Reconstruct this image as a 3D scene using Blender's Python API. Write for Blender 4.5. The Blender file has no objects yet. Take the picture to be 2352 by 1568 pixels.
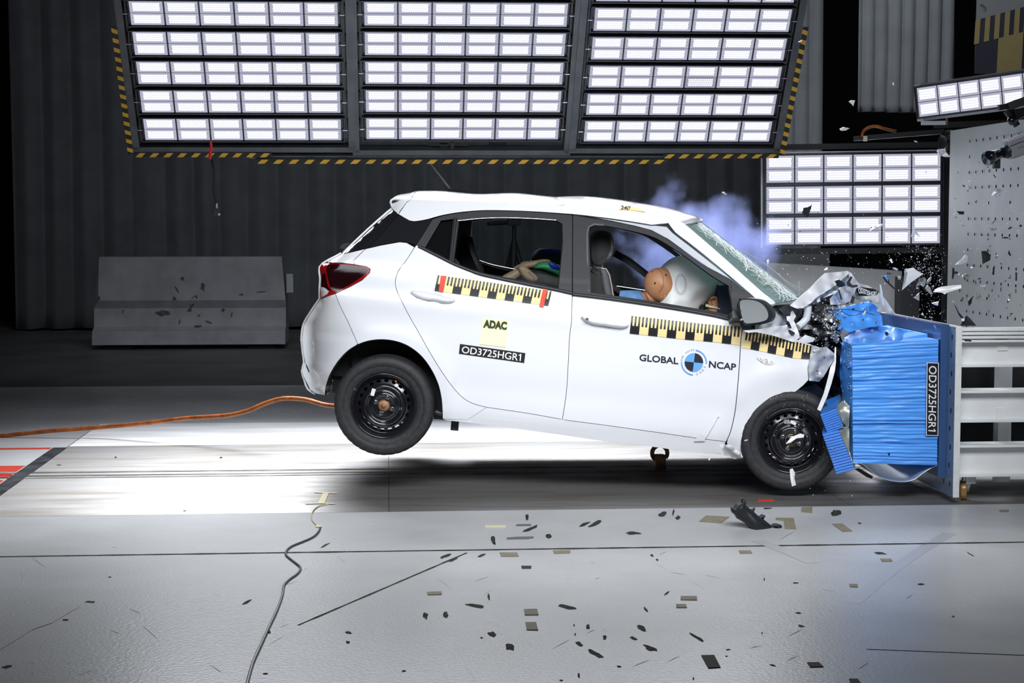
import bpy, bmesh, math, random
from mathutils import Vector, Matrix, noise
from mathutils.geometry import delaunay_2d_cdt
random.seed(7)
sc = bpy.context.scene
COL = sc.collection
# ------------------------------------------------------------------ camera
F = 3900.0                                   # focal length in pixels of the 2352 px wide frame
YAW, PITCH = math.atan(286 / F), math.atan(284 / F)
CAM = Vector((0, -9.82, 1.62))
FWD = Vector((math.sin(YAW) * math.cos(PITCH), math.cos(YAW) * math.cos(PITCH), -math.sin(PITCH)))
RIGHT = Vector((math.cos(YAW), -math.sin(YAW), 0))
UP = RIGHT.cross(FWD)
cd = bpy.data.cameras.new('camera')
cd.sensor_width = 36; cd.lens = F / 2352 * 36; cd.clip_start = 0.1; cd.clip_end = 200
cam = bpy.data.objects.new('camera', cd); COL.objects.link(cam)
cam.matrix_world = Matrix.Translation(CAM) @ Matrix((RIGHT, UP, -FWD)).transposed().to_4x4()
sc.camera = cam
# ------------------------------------------------------------------ world, lamps, exposure
sc.view_settings.view_transform = 'Standard'; sc.view_settings.look = 'None'
sc.view_settings.gamma = 1; sc.view_settings.use_curve_mapping = False
sc.view_settings.exposure = 0.0
sc.cycles.use_denoising = True
sc.cycles.max_bounces = 8; sc.cycles.volume_bounces = 1; sc.cycles.transparent_max_bounces = 16
sc.cycles.sample_clamp_indirect = 6
wd = bpy.data.worlds.new('world'); sc.world = wd; wd.use_nodes = True
wd.node_tree.nodes['Background'].inputs[0].default_value = (0.6, 0.75, 1, 1)
wd.node_tree.nodes['Background'].inputs[1].default_value = 0.035
LAMP = 0.365   # lamps on the viewer's side
PANEL = 72    # each lamp panel of the rig
def area(name, loc, target, sx, sy, power, col=(0.93, 0.96, 1), spread=140):
    l = bpy.data.lights.new(name, 'AREA'); l.shape = 'RECTANGLE'; l.size = sx; l.size_y = sy
    l.energy = power; l.color = col; l.spread = math.radians(spread)
    o = bpy.data.objects.new(name, l); COL.objects.link(o); o.location = loc
    o.rotation_euler = (Vector(target) - Vector(loc)).to_track_quat('-Z', 'Y').to_euler()
    return o
# the lighting rig on this side of the lane, a mirror of the one that shows, raised above the view
for x_, w_, e_ in ((-0.6, 0.2, 62), (1.1, 1.0, 62), (2.9, 2.1, 64)):
    area('overhead_lamp', (x_, -4.7, 3.75), (w_, 0.1, 0.75), 1.6, 1.5, e_ * LAMP, spread=62)
area('fill_lamp', (-1.2, 5.0, 7.2), (-1.0, 13.5, 1.6), 4, 1, 36, spread=100)  # added fill light for the back curtain and concrete barrier, no real lamp
area('fill_lamp', (3.0, 2.6, 6.6), (4.4, 7.5, 3.0), 2, 1, 34, spread=100)  # second added fill, brightens the right-hand drapes and banner
# ------------------------------------------------------------------ picture <-> place
def ray(px, py):
    return FWD + RIGHT * ((px - 1176) / F) - UP * ((py - 784) / F)
def P(px, py, y=0.0):                         # point of the plane y seen at a picture position
    d = ray(px, py); return CAM + d * ((y - CAM.y) / d.y)
def G(px, py, z=0.0):
    d = ray(px, py); return CAM + d * ((z - CAM.z) / d.z)
def PXX(px, py, x):
    d = ray(px, py); return CAM + d * ((x - CAM.x) / d.x)
def crop(ox, oy, s): return lambda X, Y: (ox + X / s, oy + Y / s)
A = crop(680, 360, 3.5636); B = crop(680, 740, 3.5636); C = crop(1280, 440, 3.92); D = crop(1280, 740, 3.92)
E = crop(1680, 560, 3.92); F6 = crop(1680, 780, 3.92); G7 = crop(1730, 0, 3.778); H8 = crop(1800, 280, 3.266)
def L(f, *pts): return [f(*p) for p in pts]
# ------------------------------------------------------------------ materials
MATS = {}
def mat(name, col, rough=0.5, metal=0.0, coat=0.0, var=0.0, vscale=6.0, bump=0.0, bscale=60, stretch=None,
        alpha=1.0, trans=0.0, emit=None, estr=0.0, sheen=0.0, spec=0.5, col2=None, rvar=0.0, ior=1.45):
    if name in MATS: return MATS[name]
    m = bpy.data.materials.new(name); m.use_nodes = True; MATS[name] = m
    nt = m.node_tree; b = nt.nodes['Principled BSDF']
    I = b.inputs
    I['Base Color'].default_value = (*col, 1); I['Roughness'].default_value = rough
    I['Metallic'].default_value = metal; I['Coat Weight'].default_value = coat; I['Coat Roughness'].default_value = 0.06
    I['Alpha'].default_value = alpha; I['Transmission Weight'].default_value = trans; I['IOR'].default_value = ior
    I['Specular IOR Level'].default_value = spec; I['Sheen Weight'].default_value = sheen
    if emit: I['Emission Color'].default_value = (*emit, 1); I['Emission Strength'].default_value = estr
    if var or bump or col2 or rvar:
        tc = nt.nodes.new('ShaderNodeTexCoord'); mp = nt.nodes.new('ShaderNodeMapping')
        nt.links.new(tc.outputs['Object'], mp.inputs[0])
        if stretch: mp.inputs['Scale'].default_value = stretch
        n = nt.nodes.new('ShaderNodeTexNoise'); n.inputs['Scale'].default_value = vscale; n.inputs['Detail'].default_value = 6
        nt.links.new(mp.outputs[0], n.inputs['Vector'])
        if var or col2:
            mx = nt.nodes.new('ShaderNodeMix'); mx.data_type = 'RGBA'
            c2 = col2 or tuple(max(0, c * (1 - var)) for c in col); c1 = col if col2 else tuple(min(1, c * (1 + var)) for c in col)
            mx.inputs[6].default_value = (*c1, 1); mx.inputs[7].default_value = (*c2, 1)
            rp = nt.nodes.new('ShaderNodeMapRange'); rp.inputs[1].default_value = 0.35; rp.inputs[2].default_value = 0.65
            nt.links.new(n.outputs['Fac'], rp.inputs[0]); nt.links.new(rp.outputs[0], mx.inputs[0])
            nt.links.new(mx.outputs[2], I['Base Color'])
        if rvar:
            rr = nt.nodes.new('ShaderNodeMapRange'); rr.inputs[1].default_value = 0.3; rr.inputs[2].default_value = 0.7
            rr.inputs[3].default_value = rough - rvar; rr.inputs[4].default_value = rough + rvar
            nt.links.new(n.outputs['Fac'], rr.inputs[0]); nt.links.new(rr.outputs[0], I['Roughness'])
        if bump:
            n2 = nt.nodes.new('ShaderNodeTexNoise'); n2.inputs['Scale'].default_value = bscale; n2.inputs['Detail'].default_value = 4
            nt.links.new(mp.outputs[0], n2.inputs['Vector'])
            bp = nt.nodes.new('ShaderNodeBump'); bp.inputs['Strength'].default_value = bump; bp.inputs['Distance'].default_value = 0.01
            nt.links.new(n2.outputs['Fac'], bp.inputs['Height']); nt.links.new(bp.outputs[0], I['Normal'])
    return m
# ------------------------------------------------------------------ objects
def tag(o, label=None, cat=None, group=None, kind=None):
    if label: o['label'] = label
    if cat: o['category'] = cat
    if group: o['group'] = group
    if kind: o['kind'] = kind
    return o
def thing(name, label, cat, loc=(0, 0, 0), group=None, mw=None):
    o = bpy.data.objects.new(name, None); COL.objects.link(o); o.empty_display_size = 0.1
    if mw is not None: o.matrix_world = mw
    else: o.location = loc
    return tag(o, label, cat, group)
def link(name, me, m=None, parent=None):
    o = bpy.data.objects.new(name, me); COL.objects.link(o)
    if m is not None and not me.materials: me.materials.append(m)
    if parent is not None: o.parent = parent
    return o
def mesh(name, verts, faces, m=None, parent=None, smooth=False, local=None):
    """verts in world space unless parent is given with local=True"""
    me = bpy.data.meshes.new(name)
    vs = [Vector(v) for v in verts]
    if parent is not None and not local:
        inv = WM(parent).inverted(); vs = [inv @ v for v in vs]
    me.from_pydata([tuple(v) for v in vs], [], faces); me.validate(); me.update()
    if smooth: me.polygons.foreach_set('use_smooth', [True] * len(me.polygons))
    return link(name, me, m, parent)
def WM(o):
    w = o.matrix_basis.copy()
    while o.parent is not None: o = o.parent; w = o.matrix_basis @ w
    return w
class MB:                                     # collects shapes into one mesh
    def __init__(s): s.v = []; s.f = []; s.sm = []
    def add(s, vs, fs, smooth=False):
        k = len(s.v); s.v += [Vector(v) for v in vs]; s.f += [tuple(i + k for i in f) for f in fs]; s.sm += [smooth] * len(fs)
        return s
    def box(s, c, d, M=None, bev=0.0):
        bm = bmesh.new(); bmesh.ops.create_cube(bm, size=1)
        for v in bm.verts: v.co = Vector((v.co.x * d[0], v.co.y * d[1], v.co.z * d[2]))
        if bev: bmesh.ops.bevel(bm, geom=bm.edges[:], offset=bev, segments=2, affect='EDGES', profile=0.7)
        bm.verts.ensure_lookup_table()
        T = (M or Matrix.Identity(4))
        vs = [T @ (v.co + Vector(c)) for v in bm.verts]; fs = [[v.index for v in f.verts] for f in bm.faces]
        bm.verts.index_update(); fs = [[v.index for v in f.verts] for f in bm.faces]
        bm.free(); return s.add(vs, fs)
    def bar(s, a, b, w, h, up=(0, 0, 1), bev=0.0):   # rectangular bar from a to b
        a, b = Vector(a), Vector(b); x = (b - a).normalized(); y = Vector(up).cross(x)
        if y.length < 1e-4: y = Vector((0, 1, 0)).cross(x)
        y.normalize(); z = x.cross(y); M = Matrix((x, y, z)).transposed().to_4x4(); M.translation = (a + b) / 2
        return s.box((0, 0, 0), ((b - a).length, w, h), M, bev)
    def tube(s, pts, r, n=10, cap=True, closed=False):
        pts = [Vector(p) for p in pts]; k = len(pts); vs = []; fs = []
        rs = r if isinstance(r, (list, tuple)) else [r] * k
        prev = None
        for i, p in enumerate(pts):
            t = (pts[min(i + 1, k - 1)] - pts[max(i - 1, 0)])
            if closed: t = pts[(i + 1) % k] - pts[i - 1]
            t.normalize()
            if prev is None:
                u = t.orthogonal().normalized()
            else:
                u = prev - t * prev.dot(t)
                u = u.normalized() if u.length > 1e-6 else t.orthogonal().normalized()
            prev = u; w = t.cross(u)
            for j in range(n):
                a = 2 * math.pi * j / n; vs.append(p + (u * math.cos(a) + w * math.sin(a)) * rs[i])
        for i in range(k if closed else k - 1):
            for j in range(n):
                i2 = (i + 1) % k
                fs.append((i * n + j, i * n + (j + 1) % n, i2 * n + (j + 1) % n, i2 * n + j))
        s.add(vs, fs, True)
        if cap and not closed:
            s.add(vs[:n], [tuple(range(n))[::-1]]); s.add(vs[-n:], [tuple(range(n))])
        return s
    def lathe(s, prof, M, n=48, smooth=True):        # prof: (radius, axial) pairs, axis = local -y of M
        vs = []; fs = []; k = len(prof)
        for j in range(n):
            a = 2 * math.pi * j / n
            for (r, h) in prof: vs.append(M @ Vector((r * math.cos(a), -h, r * math.sin(a))))
        for j in range(n):
            j2 = (j + 1) % n
            for i in range(k - 1): fs.append((j * k + i, j * k + i + 1, j2 * k + i + 1, j2 * k + i))
        return s.add(vs, fs, smooth)
    def ball(s, c, r, M=None, n=16, fn=None):
        vs = []; fs = []; T = M or Matrix.Identity(4); rr = r if isinstance(r, (tuple, list)) else (r, r, r)
        for i in range(n + 1):
            th = math.pi * i / n
            for j in range(2 * n):
                ph = math.pi * j / n; q = Vector((math.sin(th) * math.cos(ph), math.sin(th) * math.sin(ph), math.cos(th)))
                if fn: q = fn(q)
                vs.append(T @ (Vector((q.x * rr[0], q.y * rr[1], q.z * rr[2])) + Vector(c)))
        for i in range(n):
            for j in range(2 * n):
                j2 = (j + 1) % (2 * n); fs.append((i * 2 * n + j, (i + 1) * 2 * n + j, (i + 1) * 2 * n + j2, i * 2 * n + j2))
        return s.add(vs, fs, True)
    def grid(s, fn, nu, nv, smooth=True, flip=False):
        vs = [Vector(fn(i / nu, j / nv)) for i in range(nu + 1) for j in range(nv + 1)]; fs = []
        for i in range(nu):
            for j in range(nv):
                q = (i * (nv + 1) + j, (i + 1) * (nv + 1) + j, (i + 1) * (nv + 1) + j + 1, i * (nv + 1) + j + 1)
                fs.append(q[::-1] if flip else q)
        return s.add(vs, fs, smooth)
    def build(s, name, m=None, parent=None, local=None):
        o = mesh(name, s.v, s.f, m, parent, local=local)
        if len(o.data.polygons) == len(s.sm): o.data.polygons.foreach_set('use_smooth', s.sm)
        return o
def build2(name, parts, parent=None, local=None):     # several shapes with their own materials as one mesh
    al = MB(); idx = []; ms = []
    for i, (b, m) in enumerate(parts): al.add(b.v, b.f); al.sm[-len(b.f):] = b.sm; idx += [i] * len(b.f); ms.append(m)
    o = al.build(name, ms[0], parent, local=local)
    for m in ms[1:]: o.data.materials.append(m)
    if len(o.data.polygons) == len(idx): o.data.polygons.foreach_set('material_index', idx)
    return o
def solid(o, t, offset=-1):
    md = o.modifiers.new('thickness', 'SOLIDIFY'); md.thickness = t; md.offset = offset; md.use_even_offset = False
    return o
# ------------------------------------------------------------------ 2-D fill and shells
def inside(p, poly):
    x, y = p; c = False; n = len(poly)
    for i in range(n):
        x1, y1 = poly[i]; x2, y2 = poly[i - 1]
        if (y1 > y) != (y2 > y) and x < (x2 - x1) * (y - y1) / (y2 - y1) + x1: c = not c
    return c
def smooth_line(pts, step=6.0, closed=False):      # Catmull-Rom through the points
    n = len(pts); out = []
    rng = range(n if closed else n - 1)
    for i in rng:
        g = lambda k: Vector(pts[k % n]) if closed else Vector(pts[min(max(k, 0), n - 1)])
        p0, p1, p2, p3 = g(i - 1), g(i), g(i + 1), g(i + 2)
        d = (p2 - p1).length; k = max(1, int(d / step))
        for j in range(k):
            t = j / k
            # limit tangents so that short segments beside long ones do not overshoot
            m1 = (p2 - p0) * 0.5; m2 = (p3 - p1) * 0.5
            if m1.length > d: m1 = m1 * (d / m1.length)
            if m2.length > d: m2 = m2 * (d / m2.length)
            h = (2*t**3-3*t**2+1)*p1 + (t**3-2*t**2+t)*m1 + (-2*t**3+3*t**2)*p2 + (t**3-t**2)*m2
            out.append(tuple(h))
    if not closed: out.append(tuple(pts[-1]))
    return out
def resample(poly, step):
    out = []
    for i in range(len(poly)):
        a = Vector(poly[i]); b = Vector(poly[(i + 1) % len(poly)]); k = max(1, int((b - a).length / step + 0.5))
        out += [tuple(a + (b - a) * (j / k)) for j in range(k)]
    return out
def shrink(poly, d):
    n = len(poly); ar = sum(poly[i - 1][0] * poly[i][1] - poly[i][0] * poly[i - 1][1] for i in range(n)); sg = 1 if ar > 0 else -1
    out = []
    for i in range(n):
        p = Vector(poly[i]); a = (p - Vector(poly[i - 1])); b = (Vector(poly[(i + 1) % n]) - p)
        if a.length < 1e-6 or b.length < 1e-6: out.append(tuple(p)); continue
        a.normalize(); b.normalize(); na = Vector((-a.y, a.x)) * sg; nb = Vector((-b.y, b.x)) * sg
        m = na + nb
        if m.length < 0.3: out.append(tuple(p)); continue
        m.normalize(); out.append(tuple(p + m * (d / max(0.45, m.dot(na)))))
    return out
def fill2d(poly, holes=(), step=12.0):
    loops = [resample(poly, step)] + [resample(h, step) for h in holes]
    pts = []; ed = []
    for lp in loops:
        k = len(pts); pts += [Vector(p) for p in lp]; ed += [(k + i, k + (i + 1) % len(lp)) for i in range(len(lp))]
    xs = [p[0] for p in poly]; ys = [p[1] for p in poly]; nb = len(pts)
    bnd = list(pts); cell = {}
    for p in bnd: cell.setdefault((int(p.x // step), int(p.y // step)), []).append(p)
    y = min(ys) + step * 0.5; row = 0
    while y < max(ys):
        x = min(xs) + (0.5 if row % 2 else 1.0) * step * 0.5
        while x < max(xs):
            if inside((x, y), loops[0]) and not any(inside((x, y), h) for h in loops[1:]):
                cx, cy = int(x // step), int(y // step); q = Vector((x, y))
                if all((q - w).length > step * 0.45 for i in (-1, 0, 1) for j in (-1, 0, 1) for w in cell.get((cx + i, cy + j), ())): pts.append(q)
            x += step
        y += step * 0.87; row += 1
    r = delaunay_2d_cdt(pts, ed, [], 0, 1e-4)
    vs = [tuple(v) for v in r[0]]; tr = []
    for f in r[2]:
        c = (sum(vs[i][0] for i in f) / len(f), sum(vs[i][1] for i in f) / len(f))
        if inside(c, loops[0]) and not any(inside(c, h) for h in loops[1:]): tr.append(tuple(f))
    return vs, tr
def shell(name, v3, tr, back, m, parent=None, smooth=True, local=None, toward=None, rim=None):
    """front surface v3/tr (already 3-D) given a thickness; back = offset vector or function of index; normals face `toward`"""
    n = len(v3); v3 = [Vector(v) for v in v3]
    bo = [v3[i] + (back(i) if callable(back) else Vector(back)) for i in range(n)]
    acc = Vector((0, 0, 0))
    for t in tr: acc += (v3[t[1]] - v3[t[0]]).cross(v3[t[2]] - v3[t[0]])
    tw = Vector(toward) if toward is not None else Vector((0, -1, 0))
    if acc.dot(tw) < 0: tr = [t[::-1] for t in tr]
    mb = MB(); mb.add(v3, tr, smooth); mb.add(bo, [t[::-1] for t in tr], smooth)
    cnt = {}
    for t in tr:
        for i in range(len(t)): cnt[(t[i], t[(i + 1) % len(t)])] = 1
    for (a, b) in list(cnt):
        if (b, a) not in cnt: mb.add([v3[a], bo[a], bo[b], v3[b]], [(0, 1, 2, 3)])
    return mb.build(name, m, parent, local=local)
def sheet(name, pts, m, parent=None, step=7, amp=0.0, freq=9.0, thick=0.004, seed=0, sharp=False, toward=None):
    """a bent or crumpled plate: pts = (px, py, y) outline, depth blended between its corners, then buckled"""
    vs, tr = fill2d([(p[0], p[1]) for p in pts], (), step); v3 = []
    for (x, y) in vs:
        sw = sd = 0
        for p in pts:
            w = 1 / (((x - p[0]) ** 2 + (y - p[1]) ** 2) ** 1.3 + 1e-3); sw += w; sd += w * p[2]
        dpt = sd / sw
        if amp:
            q = P(x, y, dpt) * freq + Vector((seed, seed * 1.7, 0)); k = noise.noise(q)
            if sharp: k = abs(k) * 2 - 0.6
            dpt += amp * (k + 0.5 * noise.noise(q * 2.3))
        v3.append(P(x, y, dpt))
    return shell(name, v3, tr, (0.003, thick, 0.002), m, parent, smooth=not sharp, toward=toward)
def text2d(s, bold=0.0):                       # glyph outlines as flat polygons
    cu = bpy.data.curves.new('lettering', 'FONT'); cu.body = s; cu.size = 1; cu.offset = bold; cu.resolution_u = 4
    o = bpy.data.objects.new('lettering', cu); COL.objects.link(o)
    dg = bpy.context.evaluated_depsgraph_get(); me = o.evaluated_get(dg).to_mesh()
    vs = [(v.co.x, v.co.y) for v in me.vertices]; fs = [tuple(p.vertices) for p in me.polygons]
    if s.endswith('1') and len(s) > 1:            # give the last figure its flag
        x1 = max(v[0] for v in vs); yt = max(v[1] for v in vs); st = [v for v in vs if v[0] > x1 - 0.14]; x0 = min(v[0] for v in st) + 0.01; k = len(vs)
        vs += [(x0, yt), (x0 - 0.15, yt - 0.14), (x0 - 0.15, yt - 0.235), (x0, yt - 0.13)]; fs.append((k, k + 1, k + 2, k + 3))
    o.evaluated_get(dg).to_mesh_clear(); bpy.data.objects.remove(o); bpy.data.curves.remove(cu)
    return vs, fs
def quadmap(vs, q, box=None):                  # map 2-D points in their bounding box onto a picture quad TL TR BR BL
    xs = [v[0] for v in vs]; ys = [v[1] for v in vs]
    x0, x1, y0, y1 = box or (min(xs), max(xs), min(ys), max(ys)); q = [Vector(p) for p in q]; out = []
    for (x, y) in vs:
        s = (x - x0) / (x1 - x0); t = (y1 - y) / (y1 - y0)
        out.append(tuple((q[0] * (1 - s) + q[1] * s) * (1 - t) + (q[3] * (1 - s) + q[2] * s) * t))
    return out
# ================================================================== the setting
m_conc = mat('painted_concrete', (0.57, 0.58, 0.59), rough=0.29, var=0.10, vscale=1.6, bump=0.14, bscale=60, rvar=0.025, spec=0.20)
m_under = mat('joint_filler', (0.02, 0.02, 0.022), rough=0.8)
m_steel = mat('runway_steel', (0.52, 0.52, 0.52), rough=0.52, metal=0.9, col2=(0.30, 0.275, 0.25), vscale=2.2, stretch=(0.6, 3, 1), rvar=0.08, bump=0.03, bscale=25)
m_rail = mat('rail_steel', (0.42, 0.41, 0.39), rough=0.3, metal=0.9, var=0.25, vscale=10, stretch=(0.3, 6, 1))
m_groove = mat('track_groove', (0.03, 0.03, 0.034), rough=0.4, var=0.5, vscale=30)
m_redpaint = mat('red_floor_paint', (0.62, 0.06, 0.03), rough=0.4, var=0.2, vscale=14, stretch=(1, 5, 1))
m_black = mat('black_wall', (0.012, 0.013, 0.015), rough=0.85)
m_blackmetal = mat('black_metal', (0.02, 0.021, 0.024), rough=0.45, metal=0.2)
m_greymetal = mat('grey_frame_metal', (0.10, 0.11, 0.12), rough=0.45, metal=0.5, var=0.15)
m_white = mat('white_paint', (0.77, 0.78, 0.815), rough=0.28, coat=1.0)
def slab(name, x0, x1, y0, y1, z, m, t=0.02, parent=None):
    return MB().box(((x0 + x1) / 2, (y0 + y1) / 2, z - t / 2), (x1 - x0, y1 - y0, t)).build(name, m, parent)
floor = tag(slab('floor', -9, 13, -11, 17.5, -0.02, m_under, 0.05), 'grey painted concrete hall floor with a steel crash runway', 'floor', kind='structure')
g = 0.006
slab('concrete_slab', -9, 9, -11, -1.62 - g, 0, m_conc, parent=floor)
slab('concrete_slab', -9, 9, -1.62 + g, -0.50 - g, 0, m_conc, parent=floor)
X0 = G(228, 975).x; XR = 3.1                     # the runway plates start at the left of the view
def dslab(name, xl, xr, y0, y1, m, z=0.0): return slab(name, xl, xr, y0, y1, z, m, parent=floor)
for (xa, xb) in ((X0, 0.0), (0.003, 2.6), (2.603, 9)):
    dslab('runway_plate', xa, xb, -0.50, 0.86, m_steel); dslab('runway_plate', xa, xb, 1.14, 2.36, m_steel)
dslab('concrete_slab', -9, X0 - 0.012, -0.50, 0.86, m_conc); dslab('concrete_slab', -9, X0 - 0.012, 1.14, 2.36, m_conc)
dslab('runway_plate', X0, 9, 2.36 + 0.008, 3.68, mat('outer_plate', (0.86, 0.86, 0.87), rough=0.45, metal=0.0, var=0.12, vscale=2, stretch=(0.6, 3, 1), bump=0.05, bscale=25)); dslab('concrete_slab', -9, X0 - 0.012, 2.36, 3.68, m_conc)
dslab('concrete_slab', -9, 13, 3.68 + 0.01, 6.7, m_conc)
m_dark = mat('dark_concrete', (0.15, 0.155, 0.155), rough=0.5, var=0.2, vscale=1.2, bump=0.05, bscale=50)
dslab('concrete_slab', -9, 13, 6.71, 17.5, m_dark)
# tow track in the middle of the runway
slab('tow_track_bed', -9, 9, 0.864, 0.994, -0.002, m_steel, 0.01, floor); slab('tow_track_bed', -9, 9, 1.006, 1.136, -0.002, m_steel, 0.01, floor)
m_worn = mat('worn_black_strip', (0.025, 0.025, 0.028), rough=0.4, col2=(0.38, 0.38, 0.38), vscale=5, stretch=(1.2, 14, 1))
for (ya, yb, mm) in ((0.872, 0.900, m_worn), (0.958, 0.972, m_rail), (1.094, 1.126, m_worn)):
    slab('tow_track_rail', -9, 9, ya, yb, 0.001, mm, 0.012, floor)
slab('edge_strip', X0 - 0.10, X0 - 0.004, -0.5, 2.3, 0.0012, mat('worn_edge_strip', (0.10, 0.105, 0.115), rough=0.35, metal=0.6, var=0.5, vscale=8), 0.003, floor)
# red safety paint on the left
for (ya, yb, xe) in ((2.22, 2.30, -0.03), (1.16, 1.42, -0.1), (0.92, 0.995, -0.1), (1.02, 1.085, -0.1), (0.70, 0.80, -0.1)):
    slab('red_stripe', -9, X0 - 0.11, ya, yb, 0.0016 if not (0.86 < ya < 1.13) else 0.0022, m_redpaint, 0.003, floor)
# flaked paint and gouges: worn patches in the floor paint
m_gouge = mat('bare_concrete', (0.018, 0.017, 0.016), rough=0.9, spec=0.1, col2=(0.085, 0.08, 0.072), vscale=45, bump=0.5, bscale=90)
J = crop(800, 1040, 2.94); K = crop(1550, 1040, 2.9327); N3 = crop(0, 1000, 2.735)
gm = MB()
def gouge(f, cx, cy, lx, ly, ang=0, seed=0):      # irregular flake; lx, ly are picture sizes in crop pixels
    n = 16; pts = []
    for i in range(n):
        a = 2 * math.pi * i / n; r = 0.72 + 0.45 * noise.noise(Vector((math.cos(a) * 1.3 + seed * 3.1, math.sin(a) * 1.3, seed)))
        x, y = lx / 2 * r * math.cos(a), ly / 2 * r * math.sin(a); ca, sa = math.cos(math.radians(ang)), math.sin(math.radians(ang))
        pts.append(G(*f(cx + x * ca - y * sa, cy + x * sa + y * ca), 0.0012))
    gm.add(pts, [tuple(range(n))])
for i, a in enumerate([(865, 1030, 190, 26, 8), (1475, 1038, 175, 30, 9), (522, 1098, 50, 56, 0), (658, 1090, 50, 60, 0), (970, 1222, 85, 50, 22),
        (1092, 1308, 80, 62, 5), (1672, 1356, 140, 40, 28), (2040, 1316, 145, 36, 22), (1560, 1288, 78, 28, 28), (1617, 1172, 38, 40, 0), (1732, 1243, 40, 42, 0),
        (1980, 1180, 100, 42, 38), (1928, 1250, 72, 22, 22), (980, 588, 46, 84, -15), (1208, 432, 30, 58, 0), (1226, 512, 175, 26, -22), (1592, 482, 110, 24, -24),
        (1668, 476, 130, 30, -26), (2123, 412, 74, 40, -20), (2225, 437, 48, 34, -20), (2196, 400, 18, 56, 12), (1925, 540, 140, 24, 2), (1352, 560, 50, 46, 20),
        (1830, 1440, 42, 16, 10), (1556, 1500, 20, 46, -10), (1437, 1533, 40, 12, 10), (376, 1471, 42, 14, -8), (660, 694, 110, 26, -20), (900, 690, 90, 18, -24), (710, 720, 90, 22, -22),
        (948, 968, 22, 58, -10), (2010, 1056, 62, 18, 48), (2150, 946, 60, 14, -36), (1525, 1162, 14, 20, 0), (1532, 1223, 14, 22, 0), (900, 1246, 24, 12, 0), (2050, 690, 30, 20, 20), (2085, 720, 22, 16, 40)]): gouge(J, *a, seed=i)
for i, a in enumerate([(812, 874, 52, 12, 0), (1382, 674, 112, 20, 5), (1657, 882, 60, 16, 0), (150, 1242, 170, 26, 30), (832, 1076, 52, 14, 5), (850, 1164, 66, 18, 12), (602, 848, 12, 34, 0),
        (1085, 404, 98, 58, -5), (660, 1428, 54, 14, 15), (126, 1518, 14, 30, 0), (360, 1322, 40, 10, 0), (348, 1367, 22, 10, 0), (1876, 1100, 30, 10, 0), (588, 1212, 12, 18, 0), (1244, 472, 32, 12, 20), (622, 372, 80, 14, 0), (1990, 680, 70, 8, 30)]): gouge(K, *a, seed=40 + i)
for i, a in enumerate([(570, 1043, 94, 14, 0), (1548, 1046, 80, 22, -28), (1692, 1234, 26, 22, 0), (412, 1156, 50, 14, 0), (2188, 1236, 62, 18, 12), (2186, 1296, 40, 24, 0), (2040, 690, 90, 14, -32), (1668, 1494, 40, 14, 0), (727, 136, 22, 12, 0), (1388, 138, 26, 14, -10), (370, 184, 40, 8, 0),
        (50, 1450, 90, 24, -10), (690, 888, 30, 8, 0), (1160, 472, 28, 6, 0)]): gouge(N3, *a, seed=70 + i)
gm.build('flaked_patch', m_gouge, floor)
# saw cut running diagonally to the joint, and the ragged joint edge
cut = MB(); pa, pb = G(685, 1435, 0.001), G(1072, 1269, 0.001); dirv = (pb - pa).normalized(); nn = Vector((-dirv.y, dirv.x, 0))
pts = []
for i in range(41):
    q = pa.lerp(pb, i / 40); w = 0.0065 + 0.004 * noise.noise(q * 9); pts += [q + nn * w, q - nn * w]
cut.add(pts, [(2 * i, 2 * i + 1, 2 * i + 3, 2 * i + 2) for i in range(40)])
pts = []
for i in range(161):
    x = -4 + 8 * i / 160; w = 0.012 + 0.014 * abs(noise.noise(Vector((x * 5, 3, 1)))); pts += [Vector((x, -1.62 + w, 0.0008)), Vector((x, -1.62 - w, 0.0008))]
cut.add(pts, [(2 * i, 2 * i + 1, 2 * i + 3, 2 * i + 2) for i in range(160)])
pts = []
pa, pb = G(1990, 1490, 0.001), G(2352, 1504, 0.001)
cut.add([pa + Vector((0, .004, 0)), pa - Vector((0, .004, 0)), pb - Vector((0, .004, 0)), pb + Vector((0, .004, 0))], [(0, 1, 2, 3)])
pts = []; trace = [G(*N3(x, y), 0.001) for x, y in ((0, 1345), (90, 1290), (200, 1220), (330, 1175), (420, 1120), (500, 1075))]
for q in trace: pts += [q + Vector((0, .004, 0)), q - Vector((0, .004, 0))]
cut.add(pts, [(2 * i, 2 * i + 1, 2 * i + 3, 2 * i + 2) for i in range(len(trace) - 1)])
cut.build('saw_cut', m_gouge, floor)
scr = MB(); rs0 = random.Random(17)
for i in range(46):                              # scratches
    f_, bx = ((J, (500, 400, 2300, 1500)), (K, (100, 360, 2200, 1480)), (N3, (100, 520, 2200, 1500)))[i % 3]
    cx, cy = rs0.uniform(bx[0], bx[2]), rs0.uniform(bx[1], bx[3]); ln, an = rs0.uniform(25, 150), math.radians(rs0.choice((-30, -25, -20, 15, 35, 70)) + rs0.uniform(-12, 12)); q = []
    for j in range(7):
        t = j / 6 - .5; p = G(*f_(cx + ln * t * math.cos(an), cy + ln * t * math.sin(an) + 5 * t * t), 0.0011); w = 0.0022 * (1 - 4 * t * t) + .0004; q += [p + Vector((0, w, 0)), p - Vector((0, w, 0))]
    scr.add(q, [(2 * j, 2 * j + 1, 2 * j + 3, 2 * j + 2) for j in range(6)])
tag(scr.build('scratch', mat('scratch_grey', (0.16, 0.165, 0.17), rough=0.7), floor), kind='stuff')
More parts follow.
